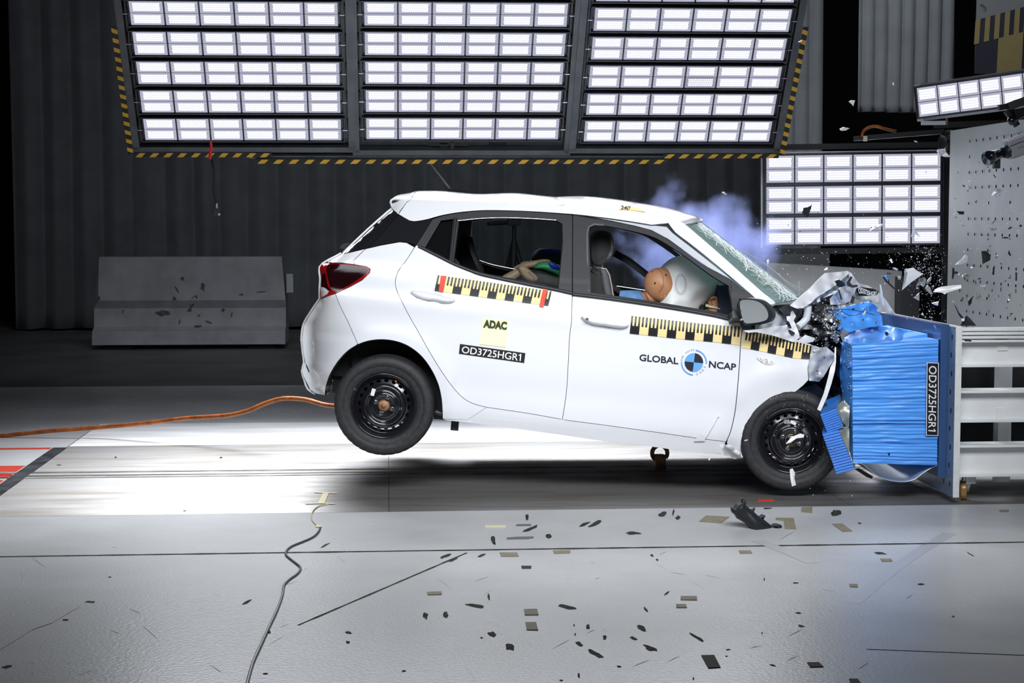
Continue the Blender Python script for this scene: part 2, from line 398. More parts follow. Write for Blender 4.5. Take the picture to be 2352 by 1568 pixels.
# faint skid marks
m_skid = mat('skid_mark', (0.47, 0.48, 0.50), rough=0.34)
for z_, tr_ in ((.0006, [K(1850, 540), K(1500, 760), K(1200, 1010)]), (.0009, [K(560, 590), K(720, 650), K(930, 740)])):
    q = [G(*p, z_) for p in smooth_line(tr_, 8)]; sk = MB(); pts = []
    for i, a in enumerate(q):
        t = (q[min(i + 1, len(q) - 1)] - q[max(i - 1, 0)]).normalized(); nn = Vector((-t.y, t.x, 0)) * 0.035; pts += [a + nn, a - nn]
    sk.add(pts, [(2 * i, 2 * i + 1, 2 * i + 3, 2 * i + 2) for i in range(len(q) - 1)])
    sk.build('skid_mark', m_skid, floor)
# hall shell
tag(MB().box((2, 17.4, 4.5), (22.4, 0.2, 9)).build('wall_back', m_black), 'black back wall of the crash hall', 'wall', kind='structure')
tag(MB().box((-9.1, 3.2, 4.5), (0.2, 28.6, 9)).build('wall_left', m_black), 'black left wall of the crash hall', 'wall', kind='structure')
tag(MB().box((13.1, 11, 4.5), (0.2, 13, 9)).build('wall_right', m_black), 'black right wall of the crash hall', 'wall', kind='structure')
tag(MB().box((2, 3.2, 9.1), (22.4, 28.6, 0.2)).build('ceiling', m_black), 'black hall ceiling', 'ceiling', kind='structure')
# curtains
m_curt = mat('charcoal_curtain', (0.17, 0.185, 0.205), rough=0.9, sheen=0.3, var=0.1, vscale=3)
m_curtg = mat('grey_curtain', (0.32, 0.345, 0.37), rough=0.85, sheen=0.3, var=0.08, vscale=3)
def drape(name, xs, y, z0, z1, m, amp, freq, label, seed, gather=0.0, lean=0.0, thick=0.006):
    x0, x1 = xs; n = int((x1 - x0) / 0.03); vs = []; fs = []; rows = 24
    for i in range(n + 1):
        x = x0 + (x1 - x0) * i / n
        for j in range(rows + 1):
            t = j / rows; z = z0 + (z1 - z0) * t
            ph = freq * x + 2.4 * noise.noise(Vector((x * 0.8, seed, 0))) + 0.5 * noise.noise(Vector((x, seed, t * 1.5)))
            k = math.sin(ph) ; k = k * (0.65 + 0.35 * abs(k)); a = amp * (0.7 + 0.6 * noise.noise(Vector((x * 1.3, seed + 5, t)))) * (1.1 - 0.3 * t)
            xx = x + gather * (0.5 - (i / n)) * t * (x1 - x0) + lean * (1 - t) + 0.25 * amp * math.cos(ph)
            zz = z + (0.04 * noise.noise(Vector((x * 2, seed, 3))) if j == 0 else 0)
            vs.append((xx, y + a * k, zz))
    for i in range(n):
        for j in range(rows): q = i * (rows + 1) + j; fs.append((q, q + rows + 1, q + rows + 2, q + 1))
    o = mesh(name, vs, fs, m, smooth=True); solid(o, thick); return tag(o, label, 'curtain')
yb = 15.0
drape('curtain', (P(28, 500, yb).x, P(1850, 500, yb).x), yb, P(500, 752, yb).z + 0.0, 7.5, m_curt, 0.09, 15, 'long charcoal curtain across the back of the hall', 2)
# ================================================================== the lamp panels
def led_mat(name, cols, rows, w, h, dot, base, strength, tint=(0.93, 0.95, 1.0)):
    m = bpy.data.materials.new(name); m.use_nodes = True; nt = m.node_tree; nt.nodes.clear()
    out = nt.nodes.new('ShaderNodeOutputMaterial'); em = nt.nodes.new('ShaderNodeEmission'); tc = nt.nodes.new('ShaderNodeTexCoord')
    sp = nt.nodes.new('ShaderNodeSeparateXYZ'); nt.links.new(tc.outputs['Object'], sp.inputs[0])
    def M(op, a, b=None, c=None):
        n = nt.nodes.new('ShaderNodeMath'); n.operation = op
        for i, v in enumerate((a, b, c)):
            if v is None: continue
            if isinstance(v, (int, float)): n.inputs[i].default_value = v
            else: nt.links.new(v, n.inputs[i])
        return n.outputs[0]
    x, z = sp.outputs[0], sp.outputs[2]
    dw, dh = w * 0.80, h * 0.70                        # the lit field of the module
    r = M('MULTIPLY', M('ADD', M('DIVIDE', z, dh), 0.5), rows); ri = M('FLOOR', r)
    c = M('ADD', M('MULTIPLY', M('ADD', M('DIVIDE', x, dw), 0.5), cols), M('MULTIPLY', ri, 0.5))
    fx = M('SUBTRACT', M('FRACT', c), 0.5); fz = M('SUBTRACT', M('FRACT', r), 0.5)
    dist = M('SQRT', M('ADD', M('MULTIPLY', fx, fx), M('MULTIPLY', fz, fz)))
    inx = M('LESS_THAN', M('ABSOLUTE', x), dw / 2); inz = M('LESS_THAN', M('ABSOLUTE', z), dh / 2); ins = M('MULTIPLY', inx, inz)
    mr = nt.nodes.new('ShaderNodeMapRange'); mr.interpolation_type = 'SMOOTHSTEP'
    nt.links.new(dist, mr.inputs[0]); mr.inputs[1].default_value = 0.52; mr.inputs[2].default_value = 0.16; mr.inputs[3].default_value = 0.03; mr.inputs[4].default_value = 1
    d = M('MULTIPLY', mr.outputs[0], ins)
    st = M('ADD', M('MULTIPLY', d, strength), base)
    nt.links.new(st, em.inputs['Strength']); cm = nt.nodes.new('ShaderNodeMix'); cm.data_type = 'RGBA'; cm.inputs[6].default_value = (0.78, 0.80, 1.0, 1); cm.inputs[7].default_value = (*tint, 1); nt.links.new(d, cm.inputs[0]); nt.links.new(cm.outputs[2], em.inputs[0])
    nt.links.new(em.outputs[0], out.inputs[0]); return m
LEDS = 5.0
mw_, mh_ = 0.255, 0.104
m_led = led_mat('led_array', 11, 4, mw_, mh_, 0.3, 0.56, LEDS)
m_led_dim = led_mat('led_array_dim', 11, 4, mw_, mh_, 0.3, 0.40, LEDS * 0.6)
m_bezel = mat('lamp_bezel', (0.055, 0.06, 0.068), rough=0.35, metal=0.6)
m_hazy = mat('hazard_yellow', (0.62, 0.36, 0.03), rough=0.5)
m_hazk = mat('hazard_black', (0.012, 0.012, 0.013), rough=0.5)
m_screw = mat('screw_steel', (0.7, 0.7, 0.72), rough=0.25, metal=1)
# one lamp (six by two modules) is built once, then copied
mod_me = MB().add([(-mw_/2, 0, -mh_/2), (mw_/2, 0, -mh_/2), (mw_/2, 0, mh_/2), (-mw_/2, 0, mh_/2)], [(0, 1, 2, 3)])
def make_mesh(mb, name, m):
    me = bpy.data.meshes.new(name); me.from_pydata([tuple(v) for v in mb.v], [], mb.f); me.update(); me.materials.append(m)
    me.polygons.foreach_set('use_smooth', mb.sm); return me
ME_MOD = make_mesh(mod_me, 'led_module', m_led); ME_MODD = make_mesh(mod_me, 'led_module_dim', m_led_dim)
LW, LH = 1.63, 0.232
def lamp_mesh(cols, pitch):
    w = cols * pitch + 0.02; mb = MB()
    mb.box((0, 0.035, 0), (w, 0.06, LH))                                   # housing
    mb.box((0, -0.006, LH/2), (w + 0.03, 0.03, 0.010)); mb.box((0, -0.006, -LH/2), (w + 0.03, 0.03, 0.010))
    for s in (-1, 1): mb.box((s * (w/2 + 0.012), -0.006, 0), (0.010, 0.03, LH))
    for i in range(1, cols): mb.box((-w/2 + 0.01 + i * pitch, 0.0, 0), (0.006, 0.012, LH))
    mb.box((0, 0.001, 0), (w, 0.010, 0.005)); return make_mesh(mb, 'lamp_housing', m_bezel)
def screw_mesh():
    mb = MB(); mb.tube([(0.018, -0.02, 0), (-0.018, -0.02, 0)], 0.006, 8)
    return make_mesh(mb, 'bolt', m_screw)
ME_H6 = lamp_mesh(6, 0.268); ME_BOLT = screw_mesh()
def lamp(parent, M, housing, cols, pitch, bolts=True, dim=()):
    h = bpy.data.objects.new('lamp', housing); COL.objects.link(h); h.parent = parent; h.matrix_local = M
    n = 0
    for r in (1, 0):
        for i in range(cols):
            mo = bpy.data.objects.new('led_module', ME_MODD if n in dim else ME_MOD); COL.objects.link(mo); mo.parent = h
            mo.location = ((i - (cols - 1) / 2) * pitch, -0.008, (r - 0.5) * 0.108); n += 1
    if bolts:
        for sd in (-1, 1):
            b = bpy.data.objects.new('bolt', ME_BOLT); COL.objects.link(b); b.parent = h; b.location = (sd * 0.832, 0, 0)
TILT = math.radians(38.2)
def hazard(name, parent, a, b, wid, n, nrm, slant=0.6, lead=0.0):
    """striped warning strip from a to b (panel-local), wid tall along `side`"""
    a, b, nrm = Vector(a), Vector(b), Vector(nrm).normalized(); t = (b - a).normalized(); s = nrm.cross(t); ln = (b - a).length
    base = MB().add([a + s * wid/2, a - s * wid/2, b - s * wid/2, b + s * wid/2, ] + [q - nrm * 0.004 for q in (a + s*wid/2, a - s*wid/2, b - s*wid/2, b + s*wid/2)],
                    [(0, 1, 2, 3), (7, 6, 5, 4), (0, 4, 5, 1), (1, 5, 6, 2), (2, 6, 7, 3), (3, 7, 4, 0)])
    st = MB(); pitch = ln / n
    for i in range(n):
        p = a + t * (pitch * (i + 0.25 + lead)); k = slant * wid
        q = [p + s * wid/2 + t * k/2, p - s * wid/2 - t * k/2, p - s * wid/2 - t * k/2 + t * pitch * 0.45, p + s * wid/2 + t * k/2 + t * pitch * 0.45]
        st.add([v + nrm * 0.0015 for v in q], [(0, 1, 2, 3)])
    return build2(name, [(base, m_hazk), (st, m_hazy)], parent, local=True)
def rig_panel(pxl, pxr, pybot, label, gap_rows, haz, rows=10, framebot=0.09):
    """a tilted lamp panel: bottom corners at picture (pxl..pxr, pybot); rows stack up and towards the lane"""
    yb_ = 4.25; a, b = P(pxl, pybot, yb_), P(pxr, pybot, yb_); w = (b - a).length
    xax = (b - a).normalized(); up = Vector((0, -math.sin(TILT), math.cos(TILT))); nrm = up.cross(xax)
    M = Matrix((xax, nrm, up)).transposed().to_4x4(); M.translation = (a + b) / 2
    root = thing('lamp_panel', label, 'lamp panel', mw=M, group='overhead lamp panels')
    s = w / (6 * 0.268 + 0.05)
    for r in range(rows):
        z = (LH / 2 + 0.012 + r * 0.2725) * s
        lamp(root, Matrix.Translation((0, -0.02, z)) @ Matrix.Scale(s, 4), ME_H6, 6, 0.268, dim=(9,) if haz == 'R' and r == 2 else ())
    hgt = rows * 0.2725 * s; fr = MB()
    for sd in (-1, 1):
        fr.box((sd * (w/2 + 0.055), 0.03, hgt/2 - framebot/2), (0.055, 0.08, hgt + framebot))
        fr.box((sd * (w/2 + 0.008), 0.045, hgt/2), (0.016, 0.02, hgt))
    fr.box((0, 0.03, -framebot), (w + 0.165, 0.08, 0.05)); fr.box((0, 0.03, hgt), (w + 0.165, 0.08, 0.05))
    fr.build('frame', m_greymetal, root, local=True)
    bk = MB()
    for r in range(rows): bk.box((0, 0.085, (0.125 + r * 0.2725) * s), (w + 0.1, 0.04, 0.05))
    for k in (-0.5, 0.5): bk.box((w * k * 0.62, 0.12, hgt/2), (0.05, 0.05, hgt))
    bk.build('back_brace', m_blackmetal, root, local=True)
    l = bpy.data.lights.new('panel_light', 'AREA'); l.shape = 'RECTANGLE'; l.size = w; l.size_y = hgt * 0.74; l.energy = PANEL; l.color = (0.93, 0.96, 1); l.spread = math.radians(86)
    lo = bpy.data.objects.new('panel_light', l); COL.objects.link(lo); lo.parent = root; lo.location = (0, -0.46, hgt * 0.60); lo.rotation_euler = (math.radians(-70), 0, 0)
    return root, w, hgt, s
rl, wl, hl, _ = rig_panel(327, 793, 322, 'left panel of LED lamps above the rear of the car', 0, 'L')
hazard('hazard_strip', rl, (-wl/2 - 0.105, -0.02, 1.08), (-wl/2 - 0.105, -0.02, -0.13), 0.045, 14, (0, -1, 0), 0.4)
hazard('hazard_strip', rl, (-wl/2 - 0.08, -0.02, -0.135), (0.22, -0.02, -0.135), 0.042, 10, (0, -1, 0), 0.9)
rm, wm, hm, _ = rig_panel(833, 1289, 320, 'middle panel of LED lamps straight above the car roof', 0, 'M', framebot=0.13)
rail = thing('rig_rail', 'long steel rail with black and yellow stripes under the three lamp panels', 'rail', mw=rm.matrix_basis.copy())
hazard('hazard_strip', rail, (-1.70, -0.03, -0.205), (1.72, -0.03, -0.205), 0.042, 27, (0, -1, 0), 0.9)
MB().box((0, 0.03, -0.18), (3.5, 0.07, 0.03)).build('bar', m_greymetal, rail, local=True)
mo = MB().box((-0.15, 0.08, -0.06), (0.06, 0.1, 0.12)).box((-0.08, 0.02, -0.07), (0.03, 0.02, 0.07)).tube([(-0.28, 0.02, -0.07), (0.06, 0.02, -0.07)], 0.008, 8).box((0.3, 0.1, -0.05), (0.14, 0.08, 0.13), bev=0.01)
mo.build('tilt_bracket', m_blackmetal, rm, local=True)
rr, wr, hr, _ = rig_panel(1331, 1772, 325, 'right panel of LED lamps above the smoking front of the car', 0, 'R')
hazard('hazard_strip', rr, (wr/2 + 0.105, -0.02, -0.13), (wr/2 + 0.105, -0.02, 1.12), 0.045, 14, (0, -1, 0), 0.4)
hazard('hazard_strip', rr, (-0.1, -0.02, -0.135), (wr/2 + 0.08, -0.02, -0.135), 0.042, 8, (0, -1, 0), 0.9)
# free-standing panel beyond the car nose
def flat_panel(name, quad, y0, y1, cols, lamps, label, pad, frame=True, led=None):
    """quad: picture corners TL TR BR BL; left side at depth y0, right side at y1"""
    tl, tr_, br, bl = P(*quad[0], y0), P(*quad[1], y1), P(*quad[2], y1), P(*quad[3], y0)
    xax = ((tr_ - tl) + (br - bl)).normalized(); upv = ((tl - bl) + (tr_ - br)); upv = (upv - xax * upv.dot(xax)).normalized(); nrm = upv.cross(xax)
    M = Matrix((xax, nrm, upv)).transposed().to_4x4(); M.translation = (bl + br) / 2
    w = ((tr_ - tl).length + (br - bl).length) / 2; h = ((tl - bl).length + (tr_ - br).length) / 2
    root = thing(name, label, 'lamp panel', mw=M)
    pitch = 0.268; s = w / (cols * pitch + 0.05); hs = h / lamps / 0.245
    hous = lamp_mesh(cols, pitch)
    for r in range(lamps):
        lamp(root, Matrix.Translation((0, -0.02, h * (r + 0.5) / lamps)) @ Matrix.Diagonal((s, s, hs, 1)), hous, cols, pitch, bolts=False)
    return root, w, h
m_lgrey = mat('light_grey_metal', (0.42, 0.44, 0.46), rough=0.4, metal=0.4)
rp, wp, hp = flat_panel('lamp_panel', [(1752, 357), (2166, 344), (2166, 566), (1752, 563)], 5.2, 4.9, 6, 3, 'upright panel of LED lamps behind the smashed car front', 0)
fr = MB().box((0.02, 0.06, hp + 0.06), (wp + 0.15, 0.05, 0.05)).box((wp/2 + 0.03, 0.05, hp/2 - 0.25), (0.055, 0.08, hp + 0.75)).box((0.02, 0.06, -0.045), (wp + 0.1, 0.06, 0.05))
fr.build('frame', m_blackmetal, rp, local=True)
MB().box((-wp/2 - 0.012, -0.01, hp/2), (0.014, 0.06, hp + 0.02)).box((0, -0.02, hp + 0.008), (wp, 0.05, 0.012)).build('edge_trim', m_lgrey, rp, local=True)
MB().box((wp/2 + 0.03, 0.05, -hp/2 - 0.38), (0.06, 0.06, 2 * 0.62)).build('stand_post', m_blackmetal, rp, local=True)
rq, wq, hq = flat_panel('lamp_panel', [(2104, 198), (2352 + 160, 140), (2352 + 170, 222), (2110, 274)], 2.6, 1.6, 8, 1, 'slim two-row LED lamp bar beside the high-speed camera', 0)
MB().box((0, 0.05, hq/2), (wq + 0.06, 0.05, hq + 0.03)).build('frame', m_lgrey, rq, local=True)
MB().bar((-wq/2 + 0.02, -0.0, -0.03), (-wq/2 + 0.22, 0.0, -0.05), 0.03, 0.03).bar((-wq/2 + 0.02, 0.03, -0.03), (-wq/2 + 0.02, 0.03, 0.02), 0.02, 0.02).build('mount_bracket', m_lgrey, rq, local=True)
# ================================================================== the car
CW = 1.74                                        # width used to mirror the far side
CARM = Matrix.Translation(P(880, 932, 0.05)) @ Matrix.Rotation(math.radians(-6.0), 4, 'Z') @ Matrix.Rotation(math.radians(5.03), 4, 'Y')
CINV = CARM.inverted()
car = thing('hatchback_car', 'white five-door hatchback crashing nose first into the blue barrier, rear wheels off the floor', 'car', mw=CARM)
m_cblack = mat('black_trim', (0.02, 0.021, 0.024), rough=0.42)
m_gloss = mat('gloss_black_trim', (0.012, 0.012, 0.015), rough=0.12, coat=0.5)
m_frame = mat('window_frame_black', (0.020, 0.021, 0.025), rough=0.5, spec=0.3)
m_int = mat('interior_black', (0.014, 0.014, 0.016), rough=0.7)
m_intg = mat('interior_grey', (0.10, 0.10, 0.11), rough=0.7)
m_rub = mat('tyre_rubber', (0.022, 0.022, 0.024), rough=0.62, var=0.25, vscale=40, bump=0.05, bscale=150)
m_rim = mat('black_wheel_paint', (0.012, 0.012, 0.016), rough=0.2, coat=1.0, metal=0.3)
m_chr = mat('bright_steel', (0.75, 0.75, 0.77), rough=0.22, metal=1)
m_rust = mat('rusty_hub', (0.30, 0.17, 0.09), rough=0.55, metal=0.5, var=0.3, vscale=30)
m_ltwhite = mat('torn_white_plastic', (0.78, 0.79, 0.82), rough=0.4, coat=0.3)
def glassmat(name, tint, gl=0.08, rough=0.03):
    m = bpy.data.materials.new(name); m.use_nodes = True; nt = m.node_tree; nt.nodes.clear()
    o = nt.nodes.new('ShaderNodeOutputMaterial'); t = nt.nodes.new('ShaderNodeBsdfTransparent'); gs = nt.nodes.new('ShaderNodeBsdfGlossy')
    mx = nt.nodes.new('ShaderNodeMixShader'); fr = nt.nodes.new('ShaderNodeLayerWeight'); fr.inputs[0].default_value = gl
    t.inputs[0].default_value = (*tint, 1); gs.inputs['Roughness'].default_value = rough
    nt.links.new(fr.outputs['Fresnel'], mx.inputs[0]); nt.links.new(t.outputs[0], mx.inputs[1]); nt.links.new(gs.outputs[0], mx.inputs[2]); nt.links.new(mx.outputs[0], o.inputs[0])
    return m
m_glass = glassmat('window_glass', (0.72, 0.76, 0.76))
m_tint = glassmat('tinted_glass', (0.35, 0.37, 0.38))
# rear silhouette in (w) -> u, used to round the rear corner
_SIL = [CINV @ P(*p, 0.15) for p in L(A, (780, 425), (370, 797), (190, 910), (200, 1060), (190, 1170), (120, 1280), (62, 1380), (50, 1500)) + L(B, (55, 150), (62, 260), (62, 330), (52, 400), (70, 450), (100, 540), (150, 580))]
_SIL = sorted([(p.z, p.x) for p in _SIL])
def u_end(w):
    if w <= _SIL[0][0]: return _SIL[0][1]
    for (a, b), (c, d) in zip(_SIL, _SIL[1:]):
        if w <= c: return b + (d - b) * (w - a) / max(1e-6, c - a)
    return _SIL[-1][1]
def S(u, w):
    v = 0.0
    if w > 0.74:
        k = w - 0.74; v += 0.10 * min(k, 0.08) + max(0, k - 0.08) * 0.42 + 0.03 * 0
    if w > 0.33: v += 0.10 * (min(w, 0.8) - 0.33) ** 2
    if w < 0.22: v += 0.35 * (0.22 - w) ** 2 + max(0, 0.0 - w) * 0.22
    v -= 0.012 * math.exp(-((w - 0.60) / 0.05) ** 2)           # shoulder line
    v += 0.010 * math.exp(-((w - 0.16) / 0.07) ** 2) * (1 if 0.4 < u < 2.1 else 0)
    for cu in (0.0, 2.36):                                        # flared arches
        d = math.hypot(u - cu, w); v -= 0.016 * math.exp(-((d - 0.40) / 0.07) ** 2) if w > -0.2 else 0
    rr = 0.42 - 0.35 * min(1, max(0, (w - 0.40) / 0.25)); t = (u_end(w) + rr - u) / rr
    if t > 0: v += rr * (1 - math.sqrt(max(0.0, 1 - min(t, 0.985) ** 2)))
    if u > 2.05: v += 0.06 * (u - 2.05) ** 2 + 0.02 * noise.noise(Vector((u * 7, w * 7, 2))) * min(1, (u - 2.05) * 4)
    return v
def hit(px, py, off=0.0, fn=S):
    o = CINV @ CAM; d = (CINV.to_3x3() @ ray(px, py)); v = 0.05
    for _ in range(14):
        k = (v - o.y) / d.y; u = o.x + d.x * k; w = o.z + d.z * k; v = v * 0.4 + 0.6 * (fn(u, w) + off)
    return Vector((u, v, w))
def far(q): return Vector((q.x, CW - q.y, q.z))
def panel(name, poly, m, holes=(), step=11, thick=0.018, off=0.0, gap=0.6, mirror=True, parent=None, label=None, fn=S):
    poly2 = shrink(poly, gap) if gap else poly
    vs, tr = fill2d(poly2, holes, step); v3 = [hit(x, y, off, fn) for x, y in vs]
    o = shell(name, v3, tr, (0, thick, 0), m, parent or car, local=True, toward=(0, -1, 0))
    if label: o['label'] = label
    if mirror:
        o2 = shell(name, [far(q) for q in v3], tr, (0, -thick, 0), m, parent or car, local=True, toward=(0, 1, 0))
        if label: o2['label'] = label
    return o
# ---- outlines shared between panels (picture positions)
ARCH_R = smooth_line(L(B, (235, 600), (245, 520), (280, 420), (350, 310), (440, 220), (560, 160), (690, 140), (820, 155), (930, 200), (1030, 280), (1110, 390), (1165, 510), (1190, 620), (1197, 700), (1200, 790)), 5)
DOOR_R = smooth_line(L(A, (970, 740), (900, 850), (840, 930), (815, 1000), (815, 1060), (840, 1130), (920, 1290), (1000, 1430)) + L(B, (1080, 220), (1200, 415), (1300, 550), (1370, 620), (1450, 665), (1560, 695)), 6)
SILL_T = smooth_line(L(B, (1560, 695), (1900, 745), (2180, 795)) + L(D, (40, 875), (500, 935), (1000, 1005), (1240, 1040), (1520, 1075)), 12)
k_ = min(range(len(SILL_T)), key=lambda i: abs(SILL_T[i][0] - B(2180, 795)[0]))
SILL_RD, SILL_FD = SILL_T[:k_ + 1], SILL_T[k_:]
SILL_B = smooth_line(L(B, (1200, 790), (1230, 803), (1600, 843), (2000, 900)) + L(D, (0, 1010), (400, 1070), (800, 1115), (1200, 1168), (1480, 1195)), 12)
BSEAM = smooth_line(L(B, (2180, 795), (2215, 550), (2240, 100)) + L(A, (2255, 1350), (2260, 1120)), 12)
BUMP = smooth_line(L(A, (322, 1120), (365, 1230), (420, 1340), (505, 1530)), 8)
FSEAM = smooth_line(L(C, (1640, 1168), (1662, 1240), (1652, 1340), (1642, 1500)) + L(D, (1630, 500), (1600, 800), (1560, 980), (1520, 1075)), 8)
FR_OUT = smooth_line(L(A, (985, 722), (1118, 510)), 20)[:-1] + smooth_line(L(A, (1118, 510), (1200, 482), (1350, 457), (1550, 440), (1900, 448), (2262, 474)), 8)
RD_BOT = smooth_line(L(A, (2258, 1117), (2130, 1088), (1900, 1043), (1640, 990), (1480, 950), (1300, 880), (1200, 830), (985, 722)), 8)
FD_TOP = smooth_line(L(C, (140, 207), (250, 228), (500, 268), (700, 310), (850, 350), (1000, 430), (1200, 575), (1350, 680), (1560, 790)), 8)
FD_BOT = smooth_line(L(C, (1640, 1168), (1575, 1155), (1400, 1112), (1000, 1042), (500, 968), (140, 924)), 8)
WIN_RR = smooth_line(L(A, (1330, 526), (1500, 508), (1700, 500), (1950, 508), (2130, 520)), 8) + L(A, (2180, 550), (2185, 700), (2150, 1078)) + smooth_line(L(A, (2150, 1078), (2000, 1048), (1700, 990), (1480, 942), (1285, 866)), 8)[1:]
WIN_RQ = L(A, (1052, 750), (1185, 522), (1288, 508), (1250, 850), (1150, 802))
WIN_F = L(C, (278, 370), (290, 325), (330, 300)) + smooth_line(L(C, (400, 302), (600, 338), (850, 402), (1000, 482), (1150, 582), (1400, 762), (1545, 848)), 8) + smooth_line(L(C, (1562, 960), (1572, 1110), (1400, 1085), (900, 1002), (500, 942), (300, 912)), 8)
# ---- white panels
QTOP = L(A, (575, 752), (700, 723), (850, 697), (905, 703))
panel('quarter_panel', QTOP + DOOR_R + [q for q in reversed(ARCH_R) if q[1] < B(0, 250)[1] or q[0] > 900][0:0] + SILL_T[0:0] + L(B, (1560, 697)) +
      [(x, y) for x, y in reversed(SILL_RD[0:0])] + list(reversed(ARCH_R))[0:0] + L(B, (1400, 800), (1200, 790)) + [q for q in reversed(ARCH_R) if q[0] >= B(505, 0)[0]][1:] + list(reversed(BUMP)) + L(A, (430, 1070), (540, 1010), (602, 950), (607, 918), (575, 897), (480, 881), (468, 852), (553, 768)), m_white)
panel('sill', SILL_T + L(D, (1500, 1110), (1480, 1195)) + list(reversed(SILL_B))[1:-1] + L(B, (1202, 791), (1400, 800))[0:1] + L(B, (1400, 797)), m_white)
panel('rear_door', RD_BOT[::-1] [0:0] + RD_BOT + DOOR_R[1:] + SILL_RD[1:] + BSEAM[1:-1], m_white)
panel('front_door', FD_BOT[::-1] + FSEAM[1:] + list(reversed(SILL_FD))[1:] + BSEAM[1:-1], m_white)
panel('tailgate', L(A, (370, 799), (470, 776), (572, 753), (552, 768), (468, 852), (478, 880), (370, 867), (262, 866), (255, 856), (320, 825)), m_white)
panel('rear_bumper', L(A, (201, 1162), (260, 1140), (322, 1120)) + BUMP[1:] + [q for q in reversed(ARCH_R) if q[0] < B(505, 0)[0]] + L(B, (160, 582), (115, 552), (85, 490), (60, 440), (50, 400), (62, 350), (75, 325), (60, 250), (50, 150)) + L(A, (48, 1500), (62, 1380), (85, 1340), (120, 1280)), m_white)
rl_ = L(A, (905, 372), (940, 352), (1100, 356), (1400, 364), (1900, 380), (2200, 396)) + L(C, (0, 124), (300, 131), (560, 142), (700, 158), (860, 186), (1000, 228), (1090, 262), (1150, 292), (1300, 418), (1500, 592), (1700, 772), (1850, 905), (1968, 1005), (1840, 1012), (1782, 958), (1600, 800), (1350, 592), (1200, 472), (1060, 365), (1000, 285))
GUT = L(C, (990, 310), (850, 300), (700, 275), (500, 245), (250, 215))
panel('roof_side', smooth_line(rl_, 9) + GUT[1:] + L(A, (2262, 470)) + list(reversed(FR_OUT))[1:-8][0:0] + smooth_line(L(A, (2262, 470), (1900, 446), (1550, 438), (1350, 453), (1200, 478), (1060, 515), (965, 529), (930, 523), (838, 470)), 8)[1:], m_white)
panel('door_frame_rail', L(C, (250, 218), (500, 248), (700, 278), (850, 303), (985, 315), (1040, 372), (1180, 480), (1340, 605), (1590, 805), (1770, 950), (1640, 850), (1560, 788), (1350, 678), (1200, 573), (1000, 428), (850, 348), (700, 308), (500, 266)), mat('grey_door_flange', (0.5, 0.52, 0.55), rough=0.35, coat=0.5), off=0.02)
panel('spoiler', L(A, (764, 370), (775, 388), (850, 354), (936, 349), (905, 372), (836, 468), (800, 440), (780, 420)), m_white)
FEND = L(C, (1668, 1235), (1720, 1250), (1800, 1272), (1900, 1290), (2020, 1310), (2150, 1340), (2290, 1370)) + L(E, (718, 905), (704, 1030), (690, 1120), (697, 1225), (650, 1275), (575, 1335))
ARCH_F = smooth_line(L(F6, (575, 475), (480, 482), (365, 517), (262, 592), (200, 655), (155, 740), (125, 820), (98, 890), (88, 960), (90, 1050)), 6)
panel('front_fender', FEND + ARCH_F[1:] + L(F6, (60, 1068)) + L(D, (1640, 1215), (1600, 1215), (1530, 1130), (1524, 1078)) + list(reversed(FSEAM))[1:-3], m_white, mirror=False, gap=1.2)
sheet('torn_sill_end', [(*D(1465, 1100), -0.21), (*D(1560, 1110), -0.24), (*D(1640, 1180), -0.24), (*D(1655, 1215), -0.2), (*D(1600, 1232), -0.16), (*D(1500, 1195), -0.18)], m_ltwhite, car, step=4, amp=0.02, freq=20)
# ---- black parts
panel('quarter_trim', L(A, (836, 472), (935, 527), (965, 532), (1115, 509), (985, 721), (905, 700), (850, 694), (700, 720), (575, 750), (690, 640)), m_gloss, off=0.004)
panel('tailgate_glass', L(A, (782, 428), (836, 471), (690, 640), (575, 750), (470, 773), (400, 790), (480, 700), (600, 588)), m_gloss, off=0.004)
panel('tailgate_glare_line', L(A, (776, 418), (786, 430), (602, 588), (482, 702), (390, 796), (369, 798), (470, 690), (590, 578)), m_ltwhite, gap=0.2, off=0.0)  # white strip paints the glare along the edge of the tailgate glass
panel('rear_door_frame', FR_OUT + RD_BOT, m_frame, holes=[WIN_RR, WIN_RQ], off=0.006, step=9)
panel('front_door_frame', FD_TOP + L(C, (1600, 960), (1645, 1120)) + FD_BOT, m_frame, holes=[WIN_F], off=0.006, step=9)
panel('mirror_sail', L(C, (1565, 790), (1640, 850), (1785, 952), (1830, 985), (1640, 965), (1625, 1155), (1580, 1150), (1565, 960)), m_frame, off=-0.004, mirror=False)
for poly, mm in ((WIN_RR, m_glass), (WIN_RQ, m_tint)):
    vs, tr = fill2d(poly, (), 20); v3 = [hit(x, y, 0.02) for x, y in vs]
    mesh('window_glass', v3, tr, mm, car, smooth=True, local=True); mesh('window_glass', [far(q) for q in v3], tr, mm, car, smooth=True, local=True)
vs, tr = fill2d(WIN_F, (), 20); mesh('window_glass', [far(hit(x, y, 0.02)) for x, y in vs], tr, m_glass, car, smooth=True, local=True)
